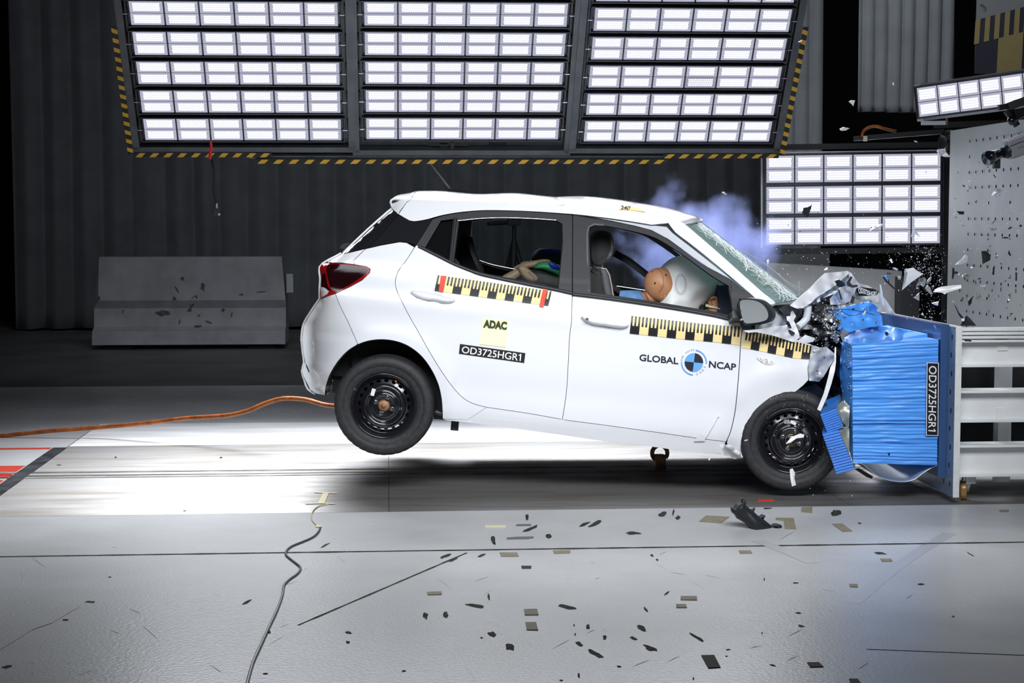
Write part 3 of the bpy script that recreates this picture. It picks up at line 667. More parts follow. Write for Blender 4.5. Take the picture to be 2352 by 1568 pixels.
# window seals
def linetube(name, pts, r, m, off=0.0, farside=False, parent=None, n=8):
    q = [hit(x, y, off) for x, y in pts]
    if farside: q = [far(p) for p in q]
    return MB().tube(q, r, n).build(name, m, parent or car, local=True)
linetube('window_seal', smooth_line(L(A, (1325, 523), (1500, 505), (1700, 498), (1950, 506), (2130, 518)), 10), 0.0035, m_chr, 0.004)
linetube('window_divider', L(A, (1306, 500), (1262, 862)), 0.009, m_frame, -0.004)
linetube('belt_strip', RD_BOT[:-1], 0.010, m_cblack, -0.004); linetube('belt_strip', FD_BOT[2:], 0.010, m_cblack, -0.004)
linetube('window_seal', L(C, (284, 905), (270, 600), (268, 380), (282, 320), (330, 294), (420, 300)), 0.007, m_intg, 0.01)
for poly in (WIN_RR, WIN_F): linetube('window_seal', poly + poly[:1], 0.007, m_chr, 0.045, True)
# inner trim of both sides
for nm, poly in (('door_trim', RD_BOT + DOOR_R[1:] + SILL_RD[1:] + BSEAM[1:-1]), ('door_trim', FD_BOT[::-1] + FSEAM[1:] + list(reversed(SILL_FD))[1:] + BSEAM[1:-1])):
    vs, tr = fill2d(poly, (), 25); v3 = [hit(x, y, 0.05) for x, y in vs]
    shell(nm, v3, tr, (0, 0.03, 0), m_int, car, local=True); shell(nm, [far(q) for q in v3], tr, (0, -0.03, 0), m_int, car, local=True, toward=(0, 1, 0))
vs, tr = fill2d(shrink(FR_OUT + RD_BOT, -3), [shrink(WIN_RR, 2)], 14); v3 = [hit(x, y, 0.035) for x, y in vs]
for sgn in (0, 1): shell('pillar_trim', [far(q) if sgn else q for q in v3], tr, (0, -0.02 if sgn else 0.02, 0), m_intg if sgn else m_int, car, local=True)
vs, tr = fill2d(L(A, (836, 472), (935, 527), (965, 532), (1115, 509), (985, 721), (905, 700), (575, 750), (470, 773), (600, 588)), (), 14); v3 = [hit(x, y, 0.03) for x, y in vs]
for sgn in (0, 1): shell('quarter_inner_trim', [far(q) if sgn else q for q in v3], tr, (0, -0.02 if sgn else 0.02, 0), m_int, car, local=True)
vs, tr = fill2d(FD_TOP + L(C, (1600, 960), (1645, 1120)) + FD_BOT, [shrink(WIN_F, 2)], 14); v3 = [hit(x, y, 0.035) for x, y in vs]
for sgn in (0, 1): shell('pillar_trim', [far(q) if sgn else q for q in v3], tr, (0, -0.02 if sgn else 0.02, 0), m_intg if sgn else m_int, car, local=True)
# ---- lofts from side to side
def loft(name, edge, crown, push, m, mexp=2.0, nv=24, lift=None, parent=None, thick=0.012, down=True, off=0.0):
    near = [hit(x, y, off) for x, y in edge]; n = len(near); vs = []; fs = []
    for i, q in enumerate(near):
        s = i / (n - 1); c = crown(s) if callable(crown) else crown; pu = push(s) if callable(push) else push
        for j in range(nv + 1):
            t = 0.5 - 0.5 * math.cos(math.pi * j / nv); k = 1 - abs(2 * t - 1) ** mexp
            vs.append(Vector((q.x + pu * k, q.y + (CW - 2 * q.y) * t, q.z + c * k)))
    for i in range(n - 1):
        for j in range(nv): a = i * (nv + 1) + j; fs.append((a, a + nv + 1, a + nv + 2, a + 1))
    o = mesh(name, vs, fs, m, parent or car, smooth=True, local=True); solid(o, thick); return o
ROOF = smooth_line(L(A, (940, 350), (1100, 355), (1400, 364), (1900, 380), (2200, 396)) + L(C, (0, 124), (300, 130), (560, 141), (700, 157), (860, 185), (1000, 227), (1090, 261), (1150, 291)), 10)
loft('roof', ROOF, lambda s: 0.058 - 0.02 * max(0, s - 0.8) * 5 + 0.006 * math.sin(s * 21), lambda s: -0.02 + 0.17 * max(0, s - 0.75) * 4 * max(0, s - 0.75) * 4, m_white, 2.4)
loft('spoiler', smooth_line(L(A, (764, 371), (772, 350), (790, 340), (860, 346), (936, 348)), 6), lambda s: 0.02 + 0.036 * s, lambda s: -0.0 - 0.02 * s, m_white, 2.2)
loft('spoiler_underside', L(A, (836, 470), (790, 430), (764, 372)), 0.0, -0.0, m_white)
loft('tailgate_glass', smooth_line(L(A, (778, 424), (600, 583), (480, 695), (375, 795)), 8), 0.0, -0.01, m_gloss, off=0.02)
loft('tailgate', smooth_line(L(A, (375, 795), (320, 825), (255, 858), (200, 905), (205, 1000), (200, 1090), (201, 1162)), 8), 0.0, -0.03, m_white, off=0.02)
loft('rear_bumper', smooth_line(L(A, (201, 1162), (120, 1280), (65, 1380), (50, 1500)) + L(B, (52, 150), (62, 250), (72, 330), (55, 400), (75, 470), (100, 540), (160, 580)), 8), 0.0, -0.03, m_white, off=0.02)
WS = smooth_line(L(C, (1150, 291), (1300, 417), (1500, 591), (1700, 771), (1850, 905), (1968, 1005)), 10)
m_ws = None
def windscreen_mat():
    m = bpy.data.materials.new('cracked_windscreen'); m.use_nodes = True; nt = m.node_tree; nt.nodes.clear()
    o = nt.nodes.new('ShaderNodeOutputMaterial'); t = nt.nodes.new('ShaderNodeBsdfTransparent'); pb = nt.nodes.new('ShaderNodeBsdfPrincipled'); mx = nt.nodes.new('ShaderNodeMixShader')
    t.inputs[0].default_value = (0.35, 0.52, 0.49, 1)
    pb.inputs['Base Color'].default_value = (0.40, 0.54, 0.52, 1); pb.inputs['Roughness'].default_value = 0.2
    tc = nt.nodes.new('ShaderNodeTexCoord'); vo = nt.nodes.new('ShaderNodeTexVoronoi'); vo.feature = 'DISTANCE_TO_EDGE'; vo.inputs['Scale'].default_value = 22
    nt.links.new(tc.outputs['Object'], vo.inputs['Vector'])
    mr = nt.nodes.new('ShaderNodeMapRange'); mr.inputs[1].default_value = 0.0; mr.inputs[2].default_value = 0.012; mr.inputs[3].default_value = 1; mr.inputs[4].default_value = 0.45
    nt.links.new(vo.outputs['Distance'], mr.inputs[0]); nt.links.new(mr.outputs[0], mx.inputs[0])
    nt.links.new(t.outputs[0], mx.inputs[1]); nt.links.new(pb.outputs[0], mx.inputs[2]); nt.links.new(mx.outputs[0], o.inputs[0]); return m
m_ws = windscreen_mat()
loft('windscreen', WS, lambda s: 0.03, lambda s: 0.13 + 0.10 * s, m_ws, 2.2, thick=0.006, off=0.02)
# frit dots, splintered edge and painted glare band of the windscreen
def ws_pt(s, t, lift=0.0):
    i = min(int(s * (len(WS) - 1)), len(WS) - 2); f = s * (len(WS) - 1) - i; q = hit(*(Vector(WS[i]).lerp(Vector(WS[i + 1]), f)), 0.02)
    k = 1 - abs(2 * t - 1) ** 2.2; return Vector((q.x + (0.13 + 0.10 * s) * k + lift * 0.7, q.y + (CW - 2 * q.y) * t, q.z + 0.03 * k + lift * 0.7))
sp = MB(); rnd = random.Random(3)
for i in range(260):
    s, t = rnd.random() ** 0.6, 0.03 + 0.24 * rnd.random(); c = ws_pt(s, t, 0.006); r = 0.004 + 0.010 * rnd.random()
    a = rnd.random() * 6; d1 = Vector((math.cos(a) * 0.6, math.sin(a), -math.cos(a) * 0.6)) * r * 2.2; d2 = Vector((-0.4, math.cos(a * 1.7), 0.4)) * r * 0.5
    sp.add([c - d1, c + d2, c + d1], [(0, 1, 2)])
tag(sp.build('glass_splinter', mat('splinter_and_glare', (0.85, 0.9, 0.9), rough=0.25), car, local=True), kind='stuff')
cr_ = MB()  # cracks; the white lines along the edge also paint its glare
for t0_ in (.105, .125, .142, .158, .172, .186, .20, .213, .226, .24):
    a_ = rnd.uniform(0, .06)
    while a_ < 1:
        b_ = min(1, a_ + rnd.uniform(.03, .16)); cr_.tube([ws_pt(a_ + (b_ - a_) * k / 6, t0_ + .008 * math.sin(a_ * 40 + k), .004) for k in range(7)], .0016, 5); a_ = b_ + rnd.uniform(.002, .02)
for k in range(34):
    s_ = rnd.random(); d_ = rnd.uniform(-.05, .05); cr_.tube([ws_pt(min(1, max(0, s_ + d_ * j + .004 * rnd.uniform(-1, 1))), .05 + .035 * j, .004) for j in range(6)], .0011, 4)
tag(cr_.build('crack_glare_line', MATS['splinter_and_glare'], car, local=True), kind='stuff')
# ---- far half of the nose, less damaged
MB().box((2.40, 1.20, 0.19), (0.78, 0.86, 0.60), bev=.03).build('front_structure', m_int, car, local=True)
MB().grid(lambda s, t: Vector((2.02 + .80 * s, .78 + .86 * t, .545 - .10 * s * s + .03 * math.sin(math.pi * t))), 10, 10).build('bonnet_remnant', m_white, car, local=True)
MB().grid(lambda s, t: Vector((2.0 + .82 * s, 1.68 - .10 * s * s - .02 * math.cos(math.pi * t), .54 - .72 * t - .10 * s * s * (1 - t))), 10, 10).build('front_wing', m_white, car, local=True)
# ---- underbody, wheel wells
ub = MB(); ub.box((1.02, CW/2, 0.22), (2.5, CW - 0.5, 0.60)); ub.box((0.85, CW/2, 0.05), (0.94, CW - 0.16, 0.18)); ub.box((1.80, CW/2, 0.03), (0.98, CW - 0.16, 0.22)); ub.box((1.2, CW/2 + .05, 0.0), (1.7, 0.95, 0.2)); ub.box((1.25, 1.36, -0.06), (1.75, 0.66, 0.22), bev=.03); ub.box((0.02, CW/2, 0.30), (0.8, CW - 0.6, 0.36)).build('underbody', m_int, car, local=True)  # lower boxes added out of sight to block lamp light under the car
for fs_ in (0, 1):
    lin = []
    for p in ARCH_R: q = hit(*p, 0.012); lin += [q, q + Vector((0, 0.24, 0))]
    if fs_: lin = [far(q) for q in lin]
    o = mesh('wheel_liner', lin, [(2 * i, 2 * i + 1, 2 * i + 3, 2 * i + 2) for i in range(len(ARCH_R) - 1)], m_cblack, car, smooth=True, local=True); solid(o, 0.006, 0)
MB().box((-0.25, CW/2, 0.16), (0.2, CW - 0.7, 0.30)).build('rear_panel', m_int, car, local=True)
ax = MB().tube([Vector((0, 0.2, 0)), Vector((0, CW - 0.2, 0))], 0.03, 12).bar((0.0, 0.3, 0.0), (0.45, 0.3, 0.05), 0.06, 0.05).tube([Vector((0.02, 0.27, 0.02)), Vector((0.06, 0.30, 0.32))], 0.035, 12)
ax.tube([Vector((0.3, 0.10, -0.02)), Vector((0.42, 0.10, -0.045))], 0.02, 8).box((0.42, 0.12, -0.085), (0.045, 0.02, 0.07))
ax.build('rear_axle', m_cblack, car, local=True)
# ---- wheels
def wheel(uvw, toe=0.0, camber=0.0, name='wheel', cap=None):
    T = Matrix.Translation(uvw) @ Matrix.Rotation(math.radians(toe), 4, 'Z') @ Matrix.Rotation(math.radians(camber), 4, 'X')
    root = bpy.data.objects.new(name, None); COL.objects.link(root); root.empty_display_size = 0.1; root.parent = car; root.matrix_local = T
    I4 = Matrix.Identity(4); R0 = 0.2935
    prof = [(.185, -.165), (.24, -.172), (.275, -.166), (.289, -.15), (R0, -.13), (R0, -.09), (R0 - .006, -.087), (R0 - .006, -.080), (R0, -.077), (R0, -.035), (.2895, -.018), (.283, -.006), (.272, .001), (.255, .005), (.235, .006), (.2345, .0045), (.226, .0055), (.212, .003), (.198, -.003), (.189, -.012), (.184, -.02)]
    n = 160; vs = []; fs = []; k = len(prof)
    for j in range(n):
        a = 2 * math.pi * j / n
        for i, (r, h) in enumerate(prof):
            if (j % 4 == 0) and i in (9, 10, 11): r -= 0.0018
            vs.append((r * math.cos(a), -h, r * math.sin(a)))
    for j in range(n):
        for i in range(k - 1): fs.append((j * k + i, j * k + i + 1, ((j + 1) % n) * k + i + 1, ((j + 1) % n) * k + i))
    mesh('tyre', vs, fs, m_rub, root, smooth=True, local=True)
    mb = MB(); mb.lathe([(.184, -.025), (.190, -.010), (.191, -.003), (.187, .001), (.182, -.004), (.178, -.014), (.171, -.019), (.168, -.026), (.166, -.045), (.161, -.050)], I4, 96)
    mb.lathe([(.165, -.05), (.15, -.10), (.16, -.15), (.175, -.16)], I4, 64)
    # vented ring with twenty oval holes
    nr, na = 12, 400; r0, r1 = .128, .161; vs = []; fs = []
    for j in range(na):
        a = 2 * math.pi * j / na
        for i in range(nr + 1):
            t = i / nr; r = r0 + (r1 - r0) * t; vs.append((r * math.cos(a), -(-0.034 - 0.016 * t), r * math.sin(a)))
    for j in range(na):
        am = 2 * math.pi * (j + .5) / na; hc = round(am / (2 * math.pi / 20)) * (2 * math.pi / 20)
        for i in range(nr):
            r = r0 + (r1 - r0) * (i + .5) / nr; dx = (am - hc) * .1445 / .0135; dy = (r - .1445) / .0095
            if dx * dx + dy * dy > 1: fs.append((j * (nr + 1) + i, j * (nr + 1) + i + 1, ((j + 1) % na) * (nr + 1) + i + 1, ((j + 1) % na) * (nr + 1) + i))
    mb.add(vs, fs, True)
    mb.lathe([(.128, -.034), (.122, -.024), (.116, -.017), (.109, -.017), (.101, -.024), (.095, -.031), (.088, -.033), (.081, -.028), (.074, -.020), (.066, -.018), (.058, -.021), (.044, -.023), (.036, -.022), (.034, -.03)], I4, 96)
    mb.build('rim', m_rim, root, local=True)
    MB().lathe([(.036, -.03), (.034, -.014), (.030, -.008), (.022, -.006), (.012, -.005), (.011, .0), (.0, .001)], I4, 40).build('hub_cap', cap or m_rust, root, local=True)
    for i in range(4):
        a = math.radians(20 + 90 * i + 52); c = Matrix.Translation((.052 * math.cos(a), 0, .052 * math.sin(a)))
        MB().lathe([(.0125, -.022), (.0125, -.012), (.009, -.004), (.0085, .008), (.004, .012), (0, .012)], c, 6, False).lathe([(.0135, -.021), (.0135, -.018), (.011, -.017)], c, 20).build('lug_nut', m_chr, root, local=True)
    MB().lathe([(.115, -.2), (.115, -.06), (.04, -.055), (0, -.055)], I4, 48).build('brake_drum', m_int, root, local=True)
    return root
Wc = lambda px, py, y: CINV @ P(px, py, y)
whr = wheel(Wc(881, 932, 0.03), toe=0)
dot = MB().ball((.06, -.0115, .150), 0.006, n=6); dot.build('paint_dot', mat('orange_paint', (0.9, 0.12, 0.04), rough=0.5), whr, local=True)
MB().box((-.082, .012, .058), (.022, .003, .042), Matrix.Rotation(0.2, 4, 'Y')).build('sticker', m_ltwhite, whr, local=True)
MB().box((-.172, .006, .082), (.018, .006, .014)).build('balance_weight', m_chr, whr, local=True)
q = Wc(1818, 1012, -0.205)
whf = wheel(q, toe=-2, cap=m_rim)
MB().tube([(.034 * math.cos(a), .016, .034 * math.sin(a)) for a in [i * 2 * math.pi / 32 for i in range(32)]], .0022, 8, closed=True).build('hub_ring', mat('brass_ring', (0.55, 0.42, 0.2), rough=0.35, metal=1), whf, local=True)
MB().ball((.034, -.0095, -.192), 0.0075, n=6).build('paint_dot', MATS['orange_paint'], whf, local=True)
MB().box((-.035, .012, .098), (.034, .003, .018), Matrix.Rotation(0.35, 4, 'Y')).build('sticker', m_ltwhite, whf, local=True)
wheel(Vector((0.02, CW - 0.03, 0)), toe=180); wheel(Vector((2.36, CW - 0.03, 0.02)), toe=180)
# ---- lamps, handles, mirror, aerial
TL = smooth_line(L(A, (192, 912), (205, 882), (262, 869), (370, 869), (480, 882), (570, 897), (604, 918), (600, 950), (540, 1008), (430, 1068), (320, 1118), (202, 1160), (199, 1090), (207, 960)), 5, True)
m_tail = mat('red_lamp_lens', (0.24, 0.004, 0.006), rough=0.14, spec=0.25)
m_taild = mat('dark_lamp_lens', (0.012, 0.002, 0.003), rough=0.08, spec=0.2)
m_lens = mat('clear_lens', (0.65, 0.65, 0.68), rough=0.1, coat=1, var=0.5, vscale=120)
panel('tail_lamp', TL, m_tail, off=-0.002, gap=0.3, step=7, label='red tail lamp with a dark lens')
panel('lamp_lens', smooth_line(L(A, (262, 885), (370, 880), (480, 892), (560, 908), (585, 925), (575, 950), (430, 1050), (305, 1095), (262, 1000), (248, 930)), 6, True), m_taild, off=-0.006, gap=0, step=8, mirror=False)
panel('lamp_lens', smooth_line(L(A, (215, 960), (235, 950), (262, 1060), (290, 1098), (225, 1066), (207, 1060)), 6, True), m_taild, off=-0.005, gap=0, step=8, mirror=False)
panel('reversing_lamp', L(A, (203, 1062), (232, 1070), (268, 1100), (252, 1125), (204, 1152)), m_lens, off=-0.006, gap=0, step=8, mirror=False)
panel('bumper_reflector', L(B, (78, 330), (110, 400), (106, 412), (84, 365)), m_cblack, off=-0.004, gap=0, step=5, mirror=False)
panel('rear_wiper', L(A, (358, 735), (385, 712), (440, 710), (436, 722), (412, 742), (372, 752)), m_cblack, off=-0.01, gap=0, step=5, mirror=False, fn=lambda u, w: 0.5)
for f, pts in ((A, ((935, 1108), (965, 1090), (1050, 1098), (1180, 1125), (1305, 1165), (1300, 1185), (1240, 1200), (1110, 1180), (1040, 1172), (975, 1145))), (C, ((213, 1125), (245, 1110), (380, 1122), (520, 1158), (648, 1195), (640, 1215), (575, 1232), (430, 1212), (330, 1200), (255, 1170)))):
    o_ = shrink(smooth_line(L(f, *pts), 4, True), 0); vs, tr = fill2d(o_, (), 4)
    def hb(x, y):
        d = min((Vector((x, y)) - Vector(p)).length for p in o_); return -0.006 - 0.034 * math.sqrt(min(1, d / 6.0))
    v3 = [hit(x, y, hb(x, y)) for x, y in vs]; shell('door_handle', v3, tr, (0, 0.014, 0), m_white, car, local=True)
for f, c, rr in ((A, (1120, 1125), (95, 40)), (C, (440, 1150), (105, 45))):       # hand hollow behind the handle
    pass
kl = hit(*C(268, 1145), -0.042); MB().lathe([(0.009, 0), (0.009, .004), (.006, .005), (0, .004)], Matrix.Translation(kl), 20).build('door_lock', m_chr, car, local=True)
panel('side_indicator', smooth_line(L(D, (1795, 318), (1850, 322), (1915, 340), (1958, 362), (1930, 380), (1870, 375), (1820, 345)), 4, True), m_lens, off=-0.006, gap=0, step=5, mirror=False)
MIR = smooth_line(L(E, (46, 575), (62, 515), (110, 492), (190, 490), (270, 512), (335, 565), (368, 622), (362, 672), (335, 702), (270, 724), (150, 738), (112, 732), (78, 650)), 4, True)
vs, tr = fill2d(MIR, (), 5); mc = P(*E(200, 610), -0.33)
def mz(x, y):
    d = min((Vector((x, y)) - Vector(p)).length for p in MIR); return math.sqrt(min(1, d / 14))
v3 = [P(x, y, -0.345 - 0.018 * mz(x, y)) for x, y in vs]
shell('mirror_housing', v3, tr, lambda i: Vector((0.03, 0.05 + 0.10 * mz(*vs[i]), 0)), m_cblack, car)
MG = smooth_line(L(E, (76, 545), (92, 508), (180, 505), (255, 528), (310, 580), (332, 640), (318, 680), (262, 702), (150, 716), (118, 708), (92, 640)), 4, True)
vs, tr = fill2d(MG, (), 10)
mgl = shell('mirror_glass', [P(x, y, -0.385 - 0.0005 * (x - E(200, 0)[0]) + 0.00065 * (y - E(0, 610)[1])) for x, y in vs], tr, (0, 0.01, 0), mat('mirror_silver', (0.62, 0.66, 0.66), rough=0.04, metal=1), car, smooth=False)
MB().bar(P(*E(60, 640), -0.3), P(*E(20, 680), -0.12), 0.07, 0.05, bev=0.01).build('mirror_arm', m_cblack, car)
ant0 = Vector(CINV @ P(*A(1255, 290), 0.86))
MB().tube([P(*A(1262, 262), 0.86), P(*A(1180, 158), 0.86), P(*A(1103, 62), 0.86)], [0.0045, 0.0036, 0.003], 8).build('aerial', m_cblack, car)
ab = fill2d(smooth_line(L(A, (1236, 300), (1240, 268), (1262, 258), (1290, 266), (1345, 268), (1395, 280), (1420, 302)), 4) + L(A, (1330, 310)), (), 4)
shell('aerial_base', [P(x, y, 0.82) for x, y in ab[0]], ab[1], (0, 0.07, 0), m_gloss, car)
# ---- generic padded shape: picture outline at depth y, swollen towards and away from the camera
def puff(name, outline, y, depth, infl, rad, m, parent, step=5, amp=0.0, freq=12, seed=0, ytilt=0.0, smooth=True):
    vs, tr = fill2d(outline, (), step); x0 = sum(p[0] for p in outline) / len(outline); v3 = []; ks = []
    for (x, py) in vs:
        d = 1e9
        for i in range(len(outline)):
            a = Vector(outline[i - 1]); b = Vector(outline[i]); ab = b - a; t = max(0, min(1, (Vector((x, py)) - a).dot(ab) / max(1e-9, ab.length_squared))); d = min(d, (Vector((x, py)) - a - ab * t).length)
        t = min(1, d / rad); k = math.sqrt(max(0, 1 - (1 - t) ** 2)); ks.append(k)
        p = P(x, py, y + ytilt * (x - x0) - infl * k)
        if amp: p = p + Vector((0, amp * noise.noise(p * freq + Vector((seed, 0, 0))) * k, 0))
        v3.append(p)
    return shell(name, v3, tr, lambda i: Vector((0, depth + 2 * infl * ks[i], 0)), m, parent, smooth=smooth)
def ribbon(name, pts, w, m, parent, thick=0.003):      # flat strap through 3-D points, width along the picture normal
    vs = []; n = len(pts)
    for i, (px, py, y) in enumerate(pts):
        a = Vector(pts[max(i - 1, 0)][:2]); b = Vector(pts[min(i + 1, n - 1)][:2]); t = (b - a).normalized(); nn = Vector((-t.y, t.x)) * w / 2
        vs += [P(px + nn.x, py + nn.y, y), P(px - nn.x, py - nn.y, y + 0.02)]
    o = mesh(name, vs, [(2 * i, 2 * i + 1, 2 * i + 3, 2 * i + 2) for i in range(n - 1)], m, parent, smooth=True); solid(o, thick, 0); return o
# ================================================================== stickers and lettering on the near side of the car
m_yel = mat('sticker_yellow', (0.90, 0.70, 0.33), rough=0.45); m_stk = mat('sticker_black', (0.012, 0.012, 0.014), rough=0.4)
m_pale = mat('pale_yellow', (0.94, 0.81, 0.55), rough=0.45); m_red = mat('red_tape', (0.72, 0.05, 0.02), rough=0.5)
m_sky = mat('sticker_blue', (0.13, 0.36, 0.80), rough=0.4); m_ink = mat('dark_blue_ink', (0.012, 0.016, 0.03), rough=0.4)
m_wlet = mat('white_lettering', (0.88, 0.88, 0.88), rough=0.4); m_olive = mat('olive_ink', (0.035, 0.06, 0.012), rough=0.5); m_ggrey = mat('grey_ink', (0.35, 0.36, 0.38), rough=0.5)
def decal(name, vs, fs, m, off, parent):
    v3 = [hit(x, y, off) for x, y in vs]; o = mesh(name, v3, [f if (Vector(v3[f[1]]) - v3[f[0]]).cross(Vector(v3[f[2]]) - v3[f[0]]).y < 0 else f[::-1] for f in fs], m, parent, local=True); return o
def patch(name, quad, m, off, parent, step=8):
    vs, tr = fill2d(quad, (), step); v3 = [hit(x, y, off) for x, y in vs]; return shell(name, v3, tr, (0, 0.0012, 0), m, parent, local=True)
def lettering(name, s, quad, m, off, parent, bold=0.0):
    vs, fs = text2d(s, bold); return decal(name, quadmap(vs, quad), fs, m, off, parent)
def along(pl, s):
    L_ = [0]
    for a, b in zip(pl, pl[1:]): L_.append(L_[-1] + (Vector(b) - Vector(a)).length)
    t = s * L_[-1]
    for i in range(len(pl) - 1):
        if t <= L_[i + 1] or i == len(pl) - 2: f = (t - L_[i]) / max(1e-9, L_[i + 1] - L_[i]); return Vector(pl[i]).lerp(Vector(pl[i + 1]), f)
def ruler(top, bot, n, black0, label):
    T = lambda s, t: along(top, s).lerp(along(bot, s), t)
    vs = [tuple(T(i / 60, j / 8)) for i in range(61) for j in range(9)]; fs = [(i * 9 + j, i * 9 + j + 1, i * 9 + j + 10, i * 9 + j + 9) for i in range(60) for j in range(8)]
    o = decal('measuring_strip', vs, fs, m_yel, -0.0035, car); o['label'] = label
    vs = []; fs = []
    def cell(a, b, t0, t1):
        for i_ in range(5):
            q0, q1 = t0 + (t1 - t0) * i_ / 5, t0 + (t1 - t0) * (i_ + 1) / 5
            k = len(vs); vs.extend(tuple(T(*q)) for q in ((a, q0), (a, q1), (b, q1), (b, q0))); fs.append((k, k + 1, k + 2, k + 3))
    for i in range(n):
        blk = (i % 2 == 0) == black0; w = 1 / n
        if blk: cell(i * w, (i + 1) * w, 0.55, 1.0)
        for j in range(5):
            if (j % 2 == 0) == blk: cell((i + j / 5) * w, (i + (j + 1) / 5) * w, 0.0, 0.551)
    decal('scale_mark', vs, fs, m_stk, -0.0062, o); return o
def chain(parent, o): return o
o = ruler(L(A, (1160, 968), (1620, 1032), (2092, 1100)), L(A, (1133, 1096), (1600, 1158), (2064, 1219)), 13, True, 'measuring strip below the rear window')
for q in (((1185, 972), (1230, 975), (1203, 1107), (1167, 1102)), ((2022, 1078), (2058, 1082), (2026, 1230), (1990, 1226))): patch('red_tape', L(A, *q), m_red, -0.0085, o)
ruler(L(C, (668, 1117), (1150, 1172), (1300, 1188), (1662, 1220)), L(C, (652, 1276), (1150, 1330), (1400, 1352), (1646, 1382)), 12, True, 'measuring strip across the front door')
ruler(L(C, (1690, 1243), (1850, 1275), (2050, 1322), (2290, 1388)), L(C, (1662, 1406), (1750, 1418), (1980, 1466), (2130, 1500), (2272, 1506)), 8, False, 'measuring strip across the front wing')
o = patch('club_sticker', [A(1527, 1317), A(1740, 1340), B(1718, 205), B(1502, 180)], m_pale, -0.0035, car); o['label'] = 'square yellow sticker'
lettering('lettering', 'ADAC', L(A, (1537, 1331), (1728, 1350), (1724, 1418), (1530, 1398)), m_olive, -0.006, o, 0.06)
o = patch('number_sticker', L(B, (1342, 177), (1877, 252), (1867, 332), (1333, 257)), m_stk, -0.0035, car); o['label'] = 'black sticker with a white test number'
lettering('lettering', 'OD3725HGR1', L(B, (1361, 194), (1845, 259), (1838, 318), (1354, 250)), m_wlet, -0.006, o, 0.008)
o = lettering('lettering', 'GLOBAL', L(D, (742, 285), (1092, 318), (1090, 378), (738, 346)), m_ink, -0.004, car, 0.02); o['label'] = 'dark lettering left of the roundel'
o = lettering('lettering', 'NCAP', L(D, (1368, 345), (1612, 372), (1608, 433), (1364, 406)), m_ink, -0.004, car, 0.02); o['label'] = 'dark lettering right of the roundel'
def arcpts(f, cx, cy, r0, r1, a0, a1, n=24):
    vs = []
    for i in range(n + 1):
        a = math.radians(a0 + (a1 - a0) * i / n); vs += [f(cx + r0 * math.cos(a), cy + r0 * math.sin(a)), f(cx + r1 * math.cos(a), cy + r1 * math.sin(a))]
    return vs, [(2 * i, 2 * i + 1, 2 * i + 3, 2 * i + 2) for i in range(n)]
rvs, rfs = arcpts(D, 1230, 360, 1, 86, 0, 360, 48); rd_ = decal('roundel', rvs, rfs, m_wlet, -0.0035, car); rd_['label'] = 'black and blue quartered roundel'
for a0, mm in ((6, m_sky), (96, m_ink), (186, m_sky), (276, m_ink)): vs, fs = arcpts(D, 1230, 360, 1, 84, a0 + 0.6, a0 + 89.4, 14); decal('quarter', vs, fs, mm, -0.005, rd_)
for a0, a1 in ((-82, 5), (95, 183)): vs, fs = arcpts(D, 1231, 361, 106, 117, a0, a1); decal('ring_arc', vs, fs, m_sky, -0.005, rd_)
def arctext(s, f, cx, cy, r, a0, a1, h, m, parent, sink=False):
    n = len(s); av = []; af = []
    for i, ch in enumerate(s):
        if ch == ' ': continue
        vs, fs = text2d(ch); a = math.radians(a0 + (a1 - a0) * (i + .5) / n); k = len(av); x0 = sum(v[0] for v in vs) / len(vs)
        for (x, y) in vs:
            x, y = (x - x0) * h, y * h
            if sink: tx, ty = -math.sin(a) * -1, math.cos(a) * -1; rx, ry = -math.cos(a), -math.sin(a)
            else: tx, ty = -math.sin(a), math.cos(a); rx, ry = math.cos(a), math.sin(a)
            bx, by = cx + r * math.cos(a), cy + r * math.sin(a); av.append(f(bx + x * tx + y * rx, by + x * ty + y * ry))
        af += [tuple(j + k for j in q) for q in fs]
    decal('lettering', av, af, m, -0.005, parent)
arctext('FOR SAFER', D, 1230, 360, 103, 186, 274, 26, m_ggrey, rd_)
arctext('CARS', D, 1230, 360, 117, 82, 14, 30, m_ggrey, rd_, sink=True)
o = patch('roof_sticker', L(C, (572, 128), (700, 138), (800, 183), (690, 168), (600, 158), (558, 160)), m_yel, -0.012, car, 4)
lettering('lettering', '240', L(C, (572, 122), (668, 130), (640, 166), (575, 158)), m_stk, -0.016, o, 0.02)
vs, tr = fill2d(L(D, (1442, 828), (1462, 852), (1448, 848), (1400, 940), (1330, 1050), (1332, 1068), (1232, 1070), (1262, 1030)), (), 5)
shell('torn_flap', [hit(x, y, -0.012) for x, y in vs], tr, (0, 0.004, 0), m_ltwhite, car, local=True)
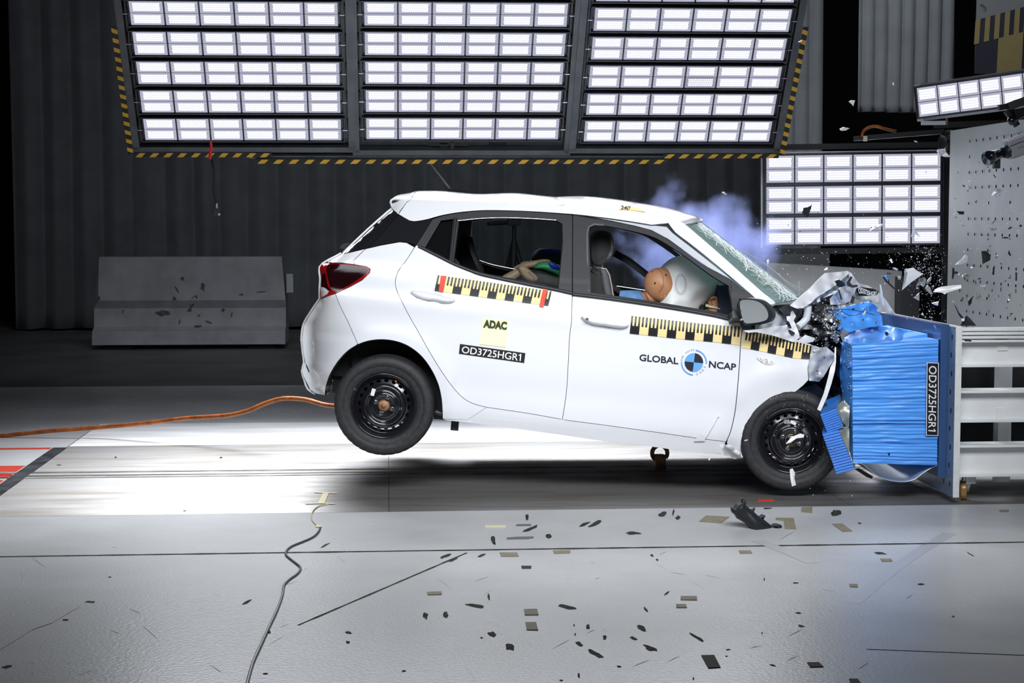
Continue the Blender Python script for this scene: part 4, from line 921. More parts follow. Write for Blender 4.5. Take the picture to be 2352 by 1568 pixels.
# ================================================================== the wrecked nose
m_bay = mat('dark_engine_bay', (0.012, 0.013, 0.016), rough=0.45, metal=0.3, var=0.6, vscale=15)
m_alu = mat('crushed_metal', (0.55, 0.56, 0.58), rough=0.3, metal=0.9, var=0.4, vscale=25)
m_primer = mat('white_body_metal', (0.66, 0.68, 0.72), rough=0.35, coat=0.5)
def W(f, *pts): return [(*f(p[0], p[1]), p[2]) for p in pts]
sheet('engine_bay', W(E, (600, 640, .3), (690, 545, .35), (870, 470, .5), (980, 430, .6), (1060, 470, .6), (1050, 640, .4), (985, 760, .2), (970, 880, .1), (900, 830, .1), (760, 880, .05), (640, 830, .1), (590, 740, .2)), m_bay, car, step=6, amp=0.10, freq=7, thick=0.3, seed=3, sharp=True)
sheet('crushed_front', W(E, (690, 900, .1), (800, 860, .15), (970, 800, .2), (1010, 900, .25), (985, 1080, .2), (990, 1300, .25), (1080, 1430, .2), (1000, 1480, .3), (820, 1560, .3), (600, 1400, .3), (560, 1330, .25), (690, 1220, .1)), m_bay, car, step=6, amp=0.09, freq=8, thick=0.5, seed=8, sharp=True)
sheet('wheel_liner', W(F6, (130, 780, -.12), (210, 640, -.12), (365, 510, -.12), (575, 470, -.12), (760, 400, 0), (950, 560, .1), (1000, 700, .2), (1080, 1000, .2), (960, 1120, .3), (600, 700, .12), (330, 760, .12), (180, 980, .12)), m_cblack, car, step=8, amp=0.02, freq=8, thick=0.02)
sheet('hood', W(E, (528, 556, -.12), (700, 405, 0), (838, 266, .12), (960, 256, .2), (1048, 246, .28), (1060, 268, .26), (960, 350, .14), (870, 410, .08), (760, 478, 0), (690, 545, -.05), (636, 578, -.1), (590, 582, -.13)), m_white, car, step=5, amp=0.02, freq=6, thick=0.012, seed=1)
sheet('hood', W(E, (1046, 246, .3), (1075, 260, .32), (1142, 356, .42), (1230, 378, .55), (1318, 428, .6), (1330, 520, .5), (1280, 545, .45), (1100, 500, .35), (1000, 545, .3), (890, 548, .2), (885, 500, .2), (960, 420, .2), (1030, 330, .22)), m_white, car, step=6, amp=0.07, freq=8, thick=0.012, seed=5)
sheet('hood_edge', W(E, (636, 580, -.08), (700, 548, -.05), (770, 480, 0), (880, 412, .08), (970, 345, .15), (1055, 268, .24), (1060, 300, .3), (1000, 372, .25), (900, 440, .2), (800, 505, .15), (720, 560, .1)), mat('hood_underside', (0.24, 0.25, 0.28), rough=0.4, coat=0.4), car, step=5, amp=0.01, thick=0.01)
sheet('bumper_skin', W(E, (1300, 470, .5), (1335, 440, .55), (1400, 520, .6), (1445, 590, .65), (1475, 632, .7), (1310, 606, .5), (1285, 545, .45)), m_white, car, step=5, amp=0.03, freq=9, seed=2)
sheet('hood_latch', W(E, (932, 332, .05), (968, 320, .05), (1010, 345, .05), (1032, 372, .05), (990, 390, .06), (960, 385, .05)), m_cblack, car, step=4, amp=0.03, freq=25, thick=0.03)
sheet('hood_bracket', W(E, (1072, 296, .2), (1092, 298, .2), (1068, 345, .2), (1090, 372, .2), (1138, 368, .2), (1134, 388, .2), (1090, 394, .2), (1046, 380, .2), (1040, 350, .2)), m_cblack, car, step=4, thick=0.02)
sheet('hood_stay', W(E, (958, 415, .1), (972, 412, .1), (1000, 500, .1), (985, 502, .1)), m_cblack, car, step=5, thick=0.015)
sheet('bracket', W(E, (1090, 465, .15), (1112, 485, .15), (1095, 540, .15), (1070, 528, .15)), m_cblack, car, step=5, thick=0.015)
# crumpled number sticker on the hood
def sheetpts(pts, q2d, lift):
    out = []
    for (x, y) in q2d: out.append(P(x, y, lift))
    return out
stk_ = sheet('number_sticker', W(E, (1125, 400, .30), (1180, 392, .32), (1270, 405, .34), (1322, 428, .36), (1308, 462, .34), (1220, 470, .3), (1130, 468, .28), (1110, 445, .28)), m_stk, car, step=5, amp=0.015, freq=12, thick=0.002)
vs, fs = text2d('OD3725HGR1', 0.02); qv = quadmap(vs, L(E, (1140, 405), (1312, 420), (1304, 455), (1148, 458)))
mesh('lettering', [P(x, y + 3 * math.sin(x * .12), 0.255) for x, y in qv], fs, m_wlet, stk_)
sheet('torn_fender', W(E, (700, 905, -.2), (790, 935, -.2), (855, 930, -.15), (935, 1000, -.12), (925, 1040, -.1), (880, 1110, -.12), (830, 1195, -.12), (790, 1240, -.1), (700, 1232, -.2), (690, 1130, -.22)), mat('grey_torn_panel', (0.5, 0.51, 0.54), rough=0.35, coat=0.5, var=0.25, vscale=9), car, step=5, amp=0.035, freq=14, seed=4)
sheet('bumper_strip', W(E, (930, 930, -.28), (943, 935, -.28), (942, 1060, -.30), (930, 1150, -.32), (900, 1260, -.33), (860, 1380, -.34), (803, 1506, -.35), (772, 1490, -.35), (830, 1350, -.34), (868, 1210, -.33), (892, 1110, -.31), (925, 1050, -.3)), m_ltwhite, car, step=5, thick=0.012)
sheet('inner_wing', W(E, (365, 575, .02), (420, 560, .05), (440, 600, .1), (500, 660, .12), (485, 740, .1), (360, 762, -.05), (240, 755, -.1), (270, 725, -.1), (335, 700, -.08), (368, 640, -.05)), m_primer, car, step=5, amp=0.03, freq=10, seed=6)
sheet('cowl_rubber', W(E, (365, 570, .0), (400, 552, .05), (520, 548, .15), (600, 580, .15), (640, 612, .12), (625, 640, .1), (570, 690, .05), (490, 645, .02), (440, 585, 0)), m_cblack, car, step=5, amp=0.03, freq=10, seed=9, thick=0.02)
sheet('hinge_plate', W(E, (535, 615, -.05), (552, 605, -.05), (582, 650, -.05), (560, 690, -.05), (575, 720, -.06), (612, 815, -.08), (612, 845, -.08), (590, 862, -.08), (545, 850, -.08), (510, 815, -.08), (500, 770, -.07), (545, 760, -.07), (520, 700, -.06), (500, 690, -.06), (495, 655, -.05), (530, 650, -.05)), m_primer, car, step=4, amp=0.006, thick=0.012)
sheet('hinge_slot', W(E, (500, 790, -.1), (515, 772, -.1), (570, 800, -.1), (566, 818, -.1)), m_cblack, car, step=5, thick=0.004)
MB().tube([P(*E(x, y), d) for x, y, d in ((690, 560, .0), (688, 610, .0), (678, 670, .0), (640, 715, .0), (595, 748, -.02))], 0.022, 12).build('hinge_arm', m_primer, car)
MB().tube([P(*E(x, y), d) for x, y, d in ((764, 500, .05), (790, 492, .05), (792, 510, .05), (770, 522, .05))], 0.008, 8).build('hinge_arm', m_primer, car)
sheet('torn_fender', W(E, (110, 782, -.3), (230, 770, -.3), (400, 745, -.28), (500, 735, -.25), (512, 800, -.22), (545, 850, -.2), (600, 870, -.2), (660, 822, -.2), (748, 850, -.2), (738, 880, -.2), (640, 900, -.2), (540, 880, -.22), (400, 832, -.26), (240, 792, -.3), (150, 800, -.3)), m_primer, car, step=5, amp=0.015, freq=10, seed=12)
rnd = random.Random(11); bits = MB(); wires = MB()
for i in range(46):                              # torn metal and wiring in the gap
    cx, cy = (rnd.uniform(735, 980), rnd.uniform(770, 910)) if i % 2 else (rnd.uniform(820, 1000), rnd.uniform(560, 780)); d = rnd.uniform(-.25, .0); n = rnd.randint(3, 6); r = rnd.uniform(6, 34)
    pts = [P(*E(cx + r * math.cos(6.28 * k / n + i) * rnd.uniform(.3, 1.2), cy + r * math.sin(6.28 * k / n + i) * rnd.uniform(.3, 1.2)), d + rnd.uniform(-.03, .03)) for k in range(n)]
    bk = [p + Vector((0.004, 0.006, 0)) for p in pts]
    bits.add(pts + bk, [tuple(range(n)), tuple(range(2 * n - 1, n - 1, -1))] + [(k, (k + 1) % n, (k + 1) % n + n, k + n) for k in range(n)])
tag(bits.build('torn_metal', m_alu, car), kind='stuff')
for i in range(12):
    cx, cy = rnd.uniform(820, 960), rnd.uniform(580, 860); p = [(*E(cx, cy), rnd.uniform(-.25, -.05))]
    for k in range(6): cx += rnd.uniform(-40, 40); cy += rnd.uniform(-45, 45); p.append((*E(max(740, min(985, cx)), cy), rnd.uniform(-.28, -.1)))
    wires.tube([P(*q) for q in p], 0.0022, 6)
tag(wires.build('loose_wiring', m_chr, car), kind='stuff')
MB().tube([P(*E(x, y), d) for x, y, d in ((985, 600, -.3), (1060, 645, -.3), (1130, 640, -.3), (1190, 600, -.3), (1215, 570, -.28))], 0.002, 6).build('loose_cable', m_cblack, car)
MB().tube([P(*E(x, y), d) for x, y, d in ((880, 600, -.25), (980, 590, -.25), (1080, 590, -.25), (1200, 615, -.25), (1290, 640, -.25))], 0.002, 6).build('loose_cable', m_cblack, car)
# wiper and trim sprung off the windscreen
MB().tube([P(*C(x, y), .8) for x, y in ((1670, 535), (1800, 605), (1960, 720), (2080, 830), (2180, 905))], 0.004, 6).tube([P(*C(x, y), .8) for x, y in ((2178, 810), (2184, 900), (2180, 940))], 0.005, 6).tube([P(*C(x, y), .8) for x, y in ((2020, 775), (2100, 830), (2220, 890))], 0.003, 6).build('wiper', mat('grey_wiper', (0.35, 0.36, 0.38), rough=0.4), car)
# ================================================================== inside the car
m_fab = mat('black_seat_fabric', (0.028, 0.027, 0.027), rough=0.85, sheen=0.3, bump=0.1, bscale=200)
m_pipe = mat('seat_piping', (0.45, 0.36, 0.33), rough=0.6)
m_belt = mat('belt_webbing', (0.016, 0.016, 0.018), rough=0.7)
HRO = smooth_line(L(C, (312, 480), (322, 400), (365, 357), (430, 352), (485, 390), (508, 460), (500, 550), (460, 610), (400, 655), (340, 662), (315, 600)), 5, True)
puff('headrest', HRO, 0.40, 0.14, 0.05, 18, m_fab, car)
puff('headrest_edge', smooth_line(L(C, (445, 362), (485, 385), (510, 460), (500, 545), (470, 600), (445, 612), (472, 540), (478, 460)), 4, True), 0.36, 0.14, 0.03, 5, m_intg, car)
MB().tube([P(*C(330, 655), .45), P(*C(335, 720), .45)], 0.007, 8).build('headrest_post', m_chr, car); MB().tube([P(*C(400, 645), .45), P(*C(412, 720), .45)], 0.007, 8).build('headrest_post', m_chr, car)
puff('seat_back', smooth_line(L(C, (240, 720), (300, 690), (380, 682), (440, 690), (470, 740), (495, 850), (520, 960), (540, 1200), (300, 1220), (230, 900)), 6, True), 0.32, 0.36, 0.06, 22, m_fab, car, ytilt=0)
MB().tube([P(*C(x, y), .25) for x, y in ((395, 690), (440, 695), (470, 750), (490, 850), (505, 950))], 0.004, 6).build('piping', m_pipe, car)
puff('seat_bolster', smooth_line(L(C, (388, 700), (425, 690), (455, 740), (480, 850), (495, 960), (440, 970), (410, 880)), 5, True), 0.26, 0.06, 0.03, 10, m_intg, car)
puff('seat_back', smooth_line(L(A, (1350, 640), (1420, 660), (1480, 800), (1540, 960), (1420, 1060), (1290, 930)), 6, True), 1.0, 0.35, 0.06, 22, m_fab, car)
puff('rear_seat', smooth_line(L(A, (1060, 780), (1130, 740), (1250, 800), (1340, 880), (1300, 1060), (1060, 900)), 6, True), 0.25, 1.1, 0.05, 15, m_fab, car)
ribbon('seat_belt', [(*C(515, 555), .62), (*C(640, 620), .55), (*C(810, 752), .5)], 15, m_belt, car)
ribbon('seat_belt', [(*C(308, 685), .26), (*C(380, 745), .26), (*C(480, 840), .28), (*C(620, 940), .3)], 12, m_belt, car)
ribbon('seat_belt', [(*A(1420, 660), .6), (*A(1450, 790), .55), (*A(1530, 970), .5)], 12, m_belt, car)
m_abag = mat('airbag_fabric', (0.80, 0.84, 0.83), rough=0.75, bump=0.35, bscale=14)
puff('airbag', smooth_line(L(C, (960, 700), (1010, 640), (1080, 592), (1170, 576), (1230, 600), (1310, 665), (1400, 742), (1455, 800), (1466, 850), (1440, 925), (1385, 985), (1325, 1040), (1290, 1090), (1200, 1150), (1000, 1150), (900, 1050), (930, 850)), 6, True), 0.42, 0.10, 0.15, 60, m_abag, car, amp=0.03, freq=9)
MB().tube([P(*C(1110 + 45 * math.cos(a), 825 + 85 * math.sin(a)), 0.255) for a in [i * 2 * math.pi / 24 for i in range(25)]], 0.0016, 6).build('airbag_seam', mat('seam_grey', (0.45, 0.46, 0.52), rough=0.7), car)
sw = MB(); swc = P(*C(1310, 1130), 0.5); T = Matrix.Translation(swc) @ Matrix.Rotation(math.radians(60), 4, 'Y'); ring = [T @ Vector((0.18 * math.cos(a), 0.18 * math.sin(a), 0)) for a in [i * 2 * math.pi / 32 for i in range(32)]]
sw.tube(ring, 0.014, 10, closed=True).bar(T @ Vector((-.17, 0, 0)), T @ Vector((.17, 0, 0)), .04, .03).build('steering_wheel', m_int, car)
puff('dashboard', L(C, (1468, 845), (1560, 830), (1640, 900), (1720, 1000), (1760, 1300), (1400, 1300), (1440, 1100)), 0.24, 1.15, 0.0, 8, mat('dashboard_blue_black', (0.02, 0.026, 0.05), rough=0.6), car, step=14)
# ---- crash dummies
m_vinyl = mat('dummy_vinyl', (0.46, 0.22, 0.11), rough=0.5, var=0.12, vscale=12)
m_tan = mat('dummy_tan', (0.30, 0.20, 0.125), rough=0.5, var=0.1, vscale=12)
m_shirt = mat('blue_shirt', (0.10, 0.22, 0.42), rough=0.8, var=0.2, vscale=20)
def skinbody(name, joints, edges, radii, m, parent, sub=2):
    me = bpy.data.meshes.new(name); bm = bmesh.new(); lay = bm.verts.layers.skin.verify(); inv = WM(parent).inverted(); vs = []
    for j, r in zip(joints, radii):
        v = bm.verts.new(inv @ Vector(j)); v[lay].radius = (r, r) if not isinstance(r, tuple) else r; vs.append(v)
    vs[0][lay].use_root = True
    for a, b in edges: bm.edges.new((vs[a], vs[b]))
    bm.to_mesh(me); bm.free(); o = link(name, me, m, parent)
    s = o.modifiers.new('skin', 'SKIN'); s.use_smooth_shade = True; s.branch_smoothing = 0.5
    ss = o.modifiers.new('subdivision', 'SUBSURF'); ss.levels = sub; ss.render_levels = sub; return o
dr = thing('crash_test_dummy', 'tan crash test dummy with its head bent into the driver airbag', 'crash dummy', P(*C(620, 1420), 0.45))
J_ = [P(*C(560, 1400), .45), P(*C(600, 1230), .45), P(*C(660, 1080), .45), P(*C(730, 985), .45), P(*C(800, 955), .44), P(*C(860, 930), .43),
      P(*C(660, 1000), .27), P(*C(900, 1180), .2), P(*C(1180, 1170), .26), P(*C(1345, 1105), .30), P(*C(1395, 1080), .305),
      P(*C(690, 990), .62), P(*C(900, 1120), .70), P(*C(1190, 1120), .68), P(*C(1330, 1080), .68),
      P(*C(620, 1440), .35), P(*C(1150, 1370), .32), P(*C(1330, 1600), .33), P(*C(620, 1440), .56), P(*C(1150, 1380), .60), P(*C(1330, 1600), .58)]
skinbody('body', J_, [(0, 1), (1, 2), (2, 3), (3, 4), (4, 5), (3, 6), (6, 7), (7, 8), (8, 9), (9, 10), (3, 11), (11, 12), (12, 13), (13, 14), (0, 15), (15, 16), (16, 17), (0, 18), (18, 19), (19, 20)],
         [.13, .12, .13, .10, .055, .055, .065, .045, .038, .032, .034, .065, .045, .038, .032, .085, .065, .045, .085, .065, .045], m_vinyl, dr)
skinbody('shirt', [P(*C(590, 1260), .45), P(*C(650, 1090), .45), P(*C(715, 985), .45), P(*C(770, 960), .44), P(*C(660, 985), .26), P(*C(800, 1100), .215), P(*C(690, 985), .63), P(*C(800, 1060), .68)],
         [(0, 1), (1, 2), (2, 3), (2, 4), (4, 5), (2, 6), (6, 7)], [.14, .145, .11, .065, .075, .06, .075, .06], m_shirt, dr)
hc = P(*C(935, 832), .36); HT = Matrix.Translation(hc) @ Matrix.Rotation(math.radians(38), 4, 'Y')
def headfn(q):
    q = Vector(q); x, y, z = q
    k = 1 + 0.10 * max(0, -z) * max(0, x)                       # jaw
    nose = 0.22 * math.exp(-((y / .13) ** 2 + ((z + .22) / .16) ** 2)) * (1 if x > 0 else 0)
    brow = 0.05 * math.exp(-(((z - .02) / .12) ** 2)) * max(0, x); eye = -0.07 * sum(math.exp(-(((y - s * .33) / .14) ** 2 + ((z + .06) / .1) ** 2)) for s in (-1, 1)) * (1 if x > 0 else 0)
    mouth = -0.05 * math.exp(-((y / .25) ** 2 + ((z + .55) / .05) ** 2)) * (1 if x > 0 else 0)
    ear = 0.06 * math.exp(-(((x + .05) / .12) ** 2 + ((z + .12) / .2) ** 2)) if abs(y) > .6 else 0
    return Vector((x * k + nose + brow + eye + mouth, y * (1 + ear) * (1 - 0.12 * max(0, -z)), z * (0.98 if z > 0 else 1.06)))
MB().ball((0, 0, 0), (.106, .082, .098), HT, 40, headfn).build('head', m_vinyl, dr)
MB().tube([P(*C(830, 930), .40), P(*C(905, 900), .38)], [.06, .055], 16).build('neck', m_vinyl, dr)
hd = [c for c in dr.children if c.name.startswith('head')][0]
from mathutils.bvhtree import BVHTree
_bv = BVHTree.FromPolygons([WM(hd) @ v.co for v in hd.data.vertices], [tuple(p.vertices) for p in hd.data.polygons])
def on_head(px, py, lift=0.0005):
    d = ray(px, py).normalized(); h = _bv.ray_cast(CAM, d)
    return (h[0] if h[0] is not None else CAM + d * 10.2) - d * lift
m_hole = mat('dark_hole', (0.03, 0.015, 0.01), rough=0.8)
for (x, y, r) in ((978, 752, .0055), (880, 824, .0055), (858, 722, .0035)):
    p = on_head(*C(x, y), 0.0); nrm = (p - hc).normalized(); T = nrm.to_track_quat('Y', 'Z').to_matrix().to_4x4(); T.translation = p + nrm * 0.0025
    MB().lathe([(0, -.002), (r, -.001), (r * 1.15, .0)], T @ Matrix.Rotation(math.pi, 4, 'Z'), 16).build('socket', m_hole, dr)
MB().tube([on_head(*C(x, y), .0004) for x, y in smooth_line(((905, 700), (935, 722), (952, 770), (955, 830), (940, 880), (915, 910)), 4)], 0.0011, 6).build('skin_seam', m_hole, dr)
for i, (x, y) in enumerate(((938, 945), (968, 938), (992, 938), (962, 952), (975, 965))): MB().ball(on_head(*C(x, y)), .0022, n=6).build('marker_dot', m_wlet, dr)
# the near hand closed round the wheel rim
def fing(pts, rs): return MB().tube([P(*C(x, y), d) for x, y, d in pts], rs, 10)
hb_ = MB().tube([P(*C(1400, 1110), .27), P(*C(1408, 1060), .27), P(*C(1412, 1020), .275), P(*C(1420, 985), .28)], [.030, .032, .030, .022], 14)
hb_.build('hand', m_vinyl, dr)
for k, (dx, dy) in enumerate(((0, 0), (8, 10), (14, 22), (18, 36))):
    fing(((1420 + dx, 985 + dy, .275 + .012 * k), (1440 + dx, 965 + dy, .27 + .012 * k), (1418 + dx, 950 + dy, .26 + .012 * k), (1390 + dx, 958 + dy, .265 + .012 * k), (1378 + dx, 975 + dy, .28 + .012 * k)), [.010, .0095, .009, .0085, .007]).build('finger', m_vinyl, dr)
fing(((1400, 1040, .255), (1375, 1010, .25), (1368, 985, .255)), [.011, .010, .008]).build('thumb', m_vinyl, dr)
ribbon('tape_band', [(*C(1335, 1020), .235), (*C(1400, 1035), .228), (*C(1468, 1048), .235)], 6, mat('masking_tape', (0.78, 0.72, 0.48), rough=0.6), dr)
ch = thing('crash_test_dummy', 'child crash test dummy with a green and blue cap in the near rear seat', 'crash dummy', P(*A(1900, 1150), .4))
skinbody('body', [P(*A(2050, 1250), .45), P(*A(2050, 1120), .45), P(*A(2060, 1000), .45), P(*A(1900, 1080), .33), P(*A(1680, 1010), .3), P(*A(1790, 965), .3), P(*A(1840, 925), .29), P(*A(2080, 960), .6), P(*A(1950, 885), .62), P(*A(1830, 890), .6)],
         [(0, 1), (1, 2), (1, 3), (3, 4), (4, 5), (5, 6), (2, 7), (7, 8), (8, 9)], [.09, .085, .05, .04, .032, .028, .026, .045, .03, .026], m_tan, ch)
puff('hand', smooth_line(L(A, (1815, 905), (1850, 888), (1890, 905), (1960, 965), (1978, 995), (1960, 1018), (1920, 1020), (1860, 985), (1825, 940)), 4, True), .27, .03, .022, 8, m_tan, ch, step=3)
for k in range(4):
    a0 = Vector((1905 + k * 16, 940 + k * 14)); MB().tube([P(*A(a0.x, a0.y), .25), P(*A(a0.x + 14, a0.y + 6), .248), P(*A(a0.x + 10, a0.y + 26), .25)], [.008, .008, .006], 8).build('finger', m_tan, ch)
puff('arm', smooth_line(L(A, (1780, 912), (1830, 880), (1950, 850), (2050, 838), (2085, 850), (2060, 875), (1980, 900), (1890, 915), (1830, 925)), 4, True), .50, .03, .02, 9, m_tan, ch, step=4)
puff('cap', smooth_line(L(A, (1955, 915), (1975, 880), (2020, 862), (2080, 858), (2130, 875), (2170, 900), (2172, 985), (2100, 960), (2020, 930)), 4, True), .36, .10, .06, 14, mat('green_cap', (0.05, 0.30, 0.12), rough=0.4), ch, step=4)
puff('cap_patch', smooth_line(L(A, (2068, 870), (2110, 868), (2155, 905), (2145, 925), (2090, 912)), 3, True), .30, .01, .006, 4, mat('cobalt_blue', (0.012, 0.02, 0.35), rough=0.35), ch, step=3)
puff('head', smooth_line(L(A, (1900, 960), (1960, 920), (2040, 935), (2110, 962), (2172, 990), (2172, 1080), (2080, 1068), (1960, 1040), (1900, 1020)), 4, True), .37, .12, .05, 14, m_int, ch, step=4)
c2 = thing('crash_test_dummy', 'child crash test dummy in a dark blue hood in the far rear seat', 'crash dummy', P(*A(2050, 1100), 1.0))
puff('hood', smooth_line(L(A, (1925, 860), (1945, 810), (1985, 765), (2040, 752), (2110, 756), (2172, 775), (2172, 880), (2050, 850), (1990, 845)), 4, True), .95, .16, .06, 14, MATS['cobalt_blue'], c2, step=4)
puff('hood_brim', smooth_line(L(A, (1935, 852), (1960, 800), (2010, 785), (2090, 790), (2172, 815), (2172, 885), (2050, 858)), 4, True), .90, .1, .05, 12, m_int, c2, step=4)
puff('face', smooth_line(L(A, (1960, 850), (2000, 830), (2080, 835), (2100, 870), (2000, 890)), 4, True), .88, .10, .04, 10, m_tan, c2, step=4)
skinbody('body', [P(*A(2080, 1250), 1.05), P(*A(2075, 1080), 1.05), P(*A(2060, 930), 1.03)], [(0, 1), (1, 2)], [.1, .1, .05], m_int, c2)
MB().tube([P(*A(x, y), .93) for x, y in ((1925, 850), (1950, 830), (2010, 825), (2070, 828), (2110, 855))], .006, 8).build('hood_trim', m_chr, c2)
# ================================================================== the deformable barrier and its carrier
m_blue = mat('blue_aluminium', (0.08, 0.34, 0.92), rough=0.42, coat=0.15, metal=0.0, var=0.12, vscale=5, stretch=(0.4, 1, 9))
m_blued = mat('blue_skin', (0.045, 0.22, 0.70), rough=0.32, coat=0.2, var=0.15, vscale=5)
m_comb = mat('bare_honeycomb', (0.42, 0.43, 0.38), rough=0.45, metal=0.6, var=0.25, vscale=60, stretch=(8, 1, 1))
m_sheet = mat('bare_aluminium', (0.62, 0.66, 0.70), rough=0.32, metal=0.75, var=0.1, vscale=4)
m_plate = mat('painted_plate', (0.22, 0.32, 0.47), rough=0.35, coat=0.4, var=0.12, vscale=5)
m_chip = mat('chipped_white_paint', (0.72, 0.74, 0.72), rough=0.5, col2=(0.80, 0.81, 0.80), vscale=30)
m_beam = mat('white_beam_paint', (0.86, 0.87, 0.87), rough=0.4, coat=0.2, var=0.05, vscale=5)
bar = thing('deformable_barrier', 'blue crushable barrier on a white beam carrier that the car has hit', 'barrier', (3.0, 0.2, 0))
tl, tr_, br, bl = P(*E(1085, 908), -.33), P(*E(1864, 862), -.36), P(*F6(1852, 1130), -.36), P(*F6(1096, 1108), -.33)
rnd = random.Random(5); NR = 150
rid = [0.004 * math.sin(i * 2 * math.pi / NR * 33) * (0.5 + 0.5 * noise.noise(Vector((i * .07, 0, 0)))) + 0.005 * noise.noise(Vector((i * .31, 4, 0))) for i in range(NR + 1)]
lines = set(rnd.sample(range(6, NR - 4), 15))
def blk(s, t):
    p = tl.lerp(tr_, s).lerp(bl.lerp(br, s), t); i = min(NR, int(t * NR + .5))
    k = rid[i] + (0.012 if i in lines else 0) + 0.007 * noise.noise(Vector((s * 4, t * 34, 3)))
    return p + Vector((0, k, 0.004 * noise.noise(Vector((s * 4, t * 20, 8)))))
hb = MB(); hb.grid(blk, 20, NR, flip=True)
d1 = Vector((0, .22, 0)); hb.add([tl, bl, bl + d1, tl + d1], [(0, 1, 2, 3)]); hb.add([tl, tl + d1, tr_ + d1, tr_], [(0, 1, 2, 3)]); hb.add([bl, br, br + d1, bl + d1], [(0, 1, 2, 3)]); hb.add([tr_, tr_ + d1, br + d1, br], [(0, 1, 2, 3)])
d0 = Vector((.34, .20, .02)); q = [tl + d0, tr_ + Vector((0, .2, .02)), br + Vector((0, .2, 0)), bl + Vector((.34, .2, 0))]; dd = Vector((0, .80, 0))
hb.add(q + [v + dd for v in q], [(0, 1, 2, 3), (7, 6, 5, 4), (0, 4, 5, 1), (1, 5, 6, 2), (2, 6, 7, 3), (3, 7, 4, 0)])
hb.build('honeycomb_block', m_blue, bar)
def cr(name, pts, m, **k): return sheet(name, W(E, *pts), m, bar, **k)
cr('front_skin', ((1002, 872, -.12), (1040, 880, -.2), (1088, 910, -.335), (1092, 1100, -.335), (1096, 1300, -.335), (1098, 1440, -.335), (1060, 1440, -.2), (1010, 1390, -.08), (985, 1280, -.05), (974, 1150, -.05), (980, 1000, -.06)), m_blued, step=6, amp=0.006, freq=6)
cr('cover_sheet', ((1000, 872, -.1), (1030, 815, -.05), (1100, 775, .0), (1240, 740, .05), (1380, 748, .1), (1560, 772, .1), (1700, 800, .1), (1872, 850, .1), (1860, 862, -.35), (1480, 884, -.34), (1200, 898, -.34), (1095, 905, -.34), (1060, 900, -.3)), m_blue, step=6, amp=0.012, freq=4, seed=2)
cr('torn_cover', ((880, 605, -.1), (960, 580, -.15), (1010, 572, -.15), (1100, 548, -.1), (1180, 528, -.05), (1240, 520, -.05), (1320, 575, .0), (1305, 605, .0), (1350, 650, .0), (1360, 742, -.05), (1250, 748, -.15), (1150, 775, -.2), (1060, 792, -.22), (1010, 768, -.2), (960, 770, -.2), (990, 690, -.18), (900, 650, -.12)), m_blue, step=5, amp=0.06, freq=7, seed=7)
def corr(name, quad, rows, depth, m, back):
    a, b, c, d = quad; mb = MB(); n = rows * 6
    mb.grid(lambda s, t: a.lerp(b, s).lerp(d.lerp(c, s), t) + Vector((0, 0.005 * math.sin(t * rows * 2 * math.pi), 0)), 6, n, flip=True)
    k = Vector(back); q = [a, b, c, d]; e = [v + k for v in q]
    mb.add(q + e, [(7, 6, 5, 4), (0, 4, 5, 1), (2, 6, 7, 3), (3, 7, 4, 0)]); o = mb.build(name, m, bar)
    MB().add([b, c, c + k, b + k], [(0, 1, 2, 3)]).build('bare_honeycomb', m_comb, o); return o
corr('bumper_element', (P(*F6(800, 672), -.37), P(*F6(948, 614), -.37), P(*F6(1010, 790), -.37), P(*F6(862, 838), -.37)), 9, .2, m_blued, (0.10, .30, 0.045))
corr('bumper_element', (P(*F6(818, 848), -.38), P(*F6(965, 810), -.38), P(*F6(1112, 1165), -.38), P(*F6(946, 1210), -.38)), 15, .2, m_blued, (0.07, .25, 0.035))
sheet('bare_honeycomb', W(F6, (960, 600, -.3), (1022, 550, -.25), (1066, 600, -.3), (1060, 770, -.32), (1050, 800, -.34), (1000, 740, -.36)), m_comb, bar, step=5, amp=.01, thick=.03)
sheet('bare_honeycomb', W(F6, (970, 815, -.36), (1035, 775, -.33), (1062, 800, -.33), (1062, 1000, -.34), (1100, 1140, -.37), (1075, 1090, -.37)), m_comb, bar, step=5, amp=.01, thick=.03)
lowc = smooth_line(L(F6, (1098, 1108), (1180, 1118), (1240, 1165), (1320, 1228), (1420, 1265), (1550, 1279), (1650, 1256), (1720, 1205), (1790, 1160), (1852, 1134)), 4)
cs = MB(); n = len(lowc) - 1
def curl(s, t):
    i = min(int(s * n + .5), n); x, y = lowc[i]; p = P(x, y, -.335); up = 0.05 * math.sin(math.pi * s) * t * t; return p + Vector((0, .75 * t, up))
cs.grid(curl, n, 10); o = cs.build('curled_sheet', m_sheet, bar); solid(o, .004, 0)
sheet('hanging_strip', W(F6, (1110, 1165, -.2), (1150, 1160, -.2), (1275, 1235, -.2), (1265, 1252, -.2), (1215, 1235, -.2)), m_cblack, bar, step=5, thick=.01)
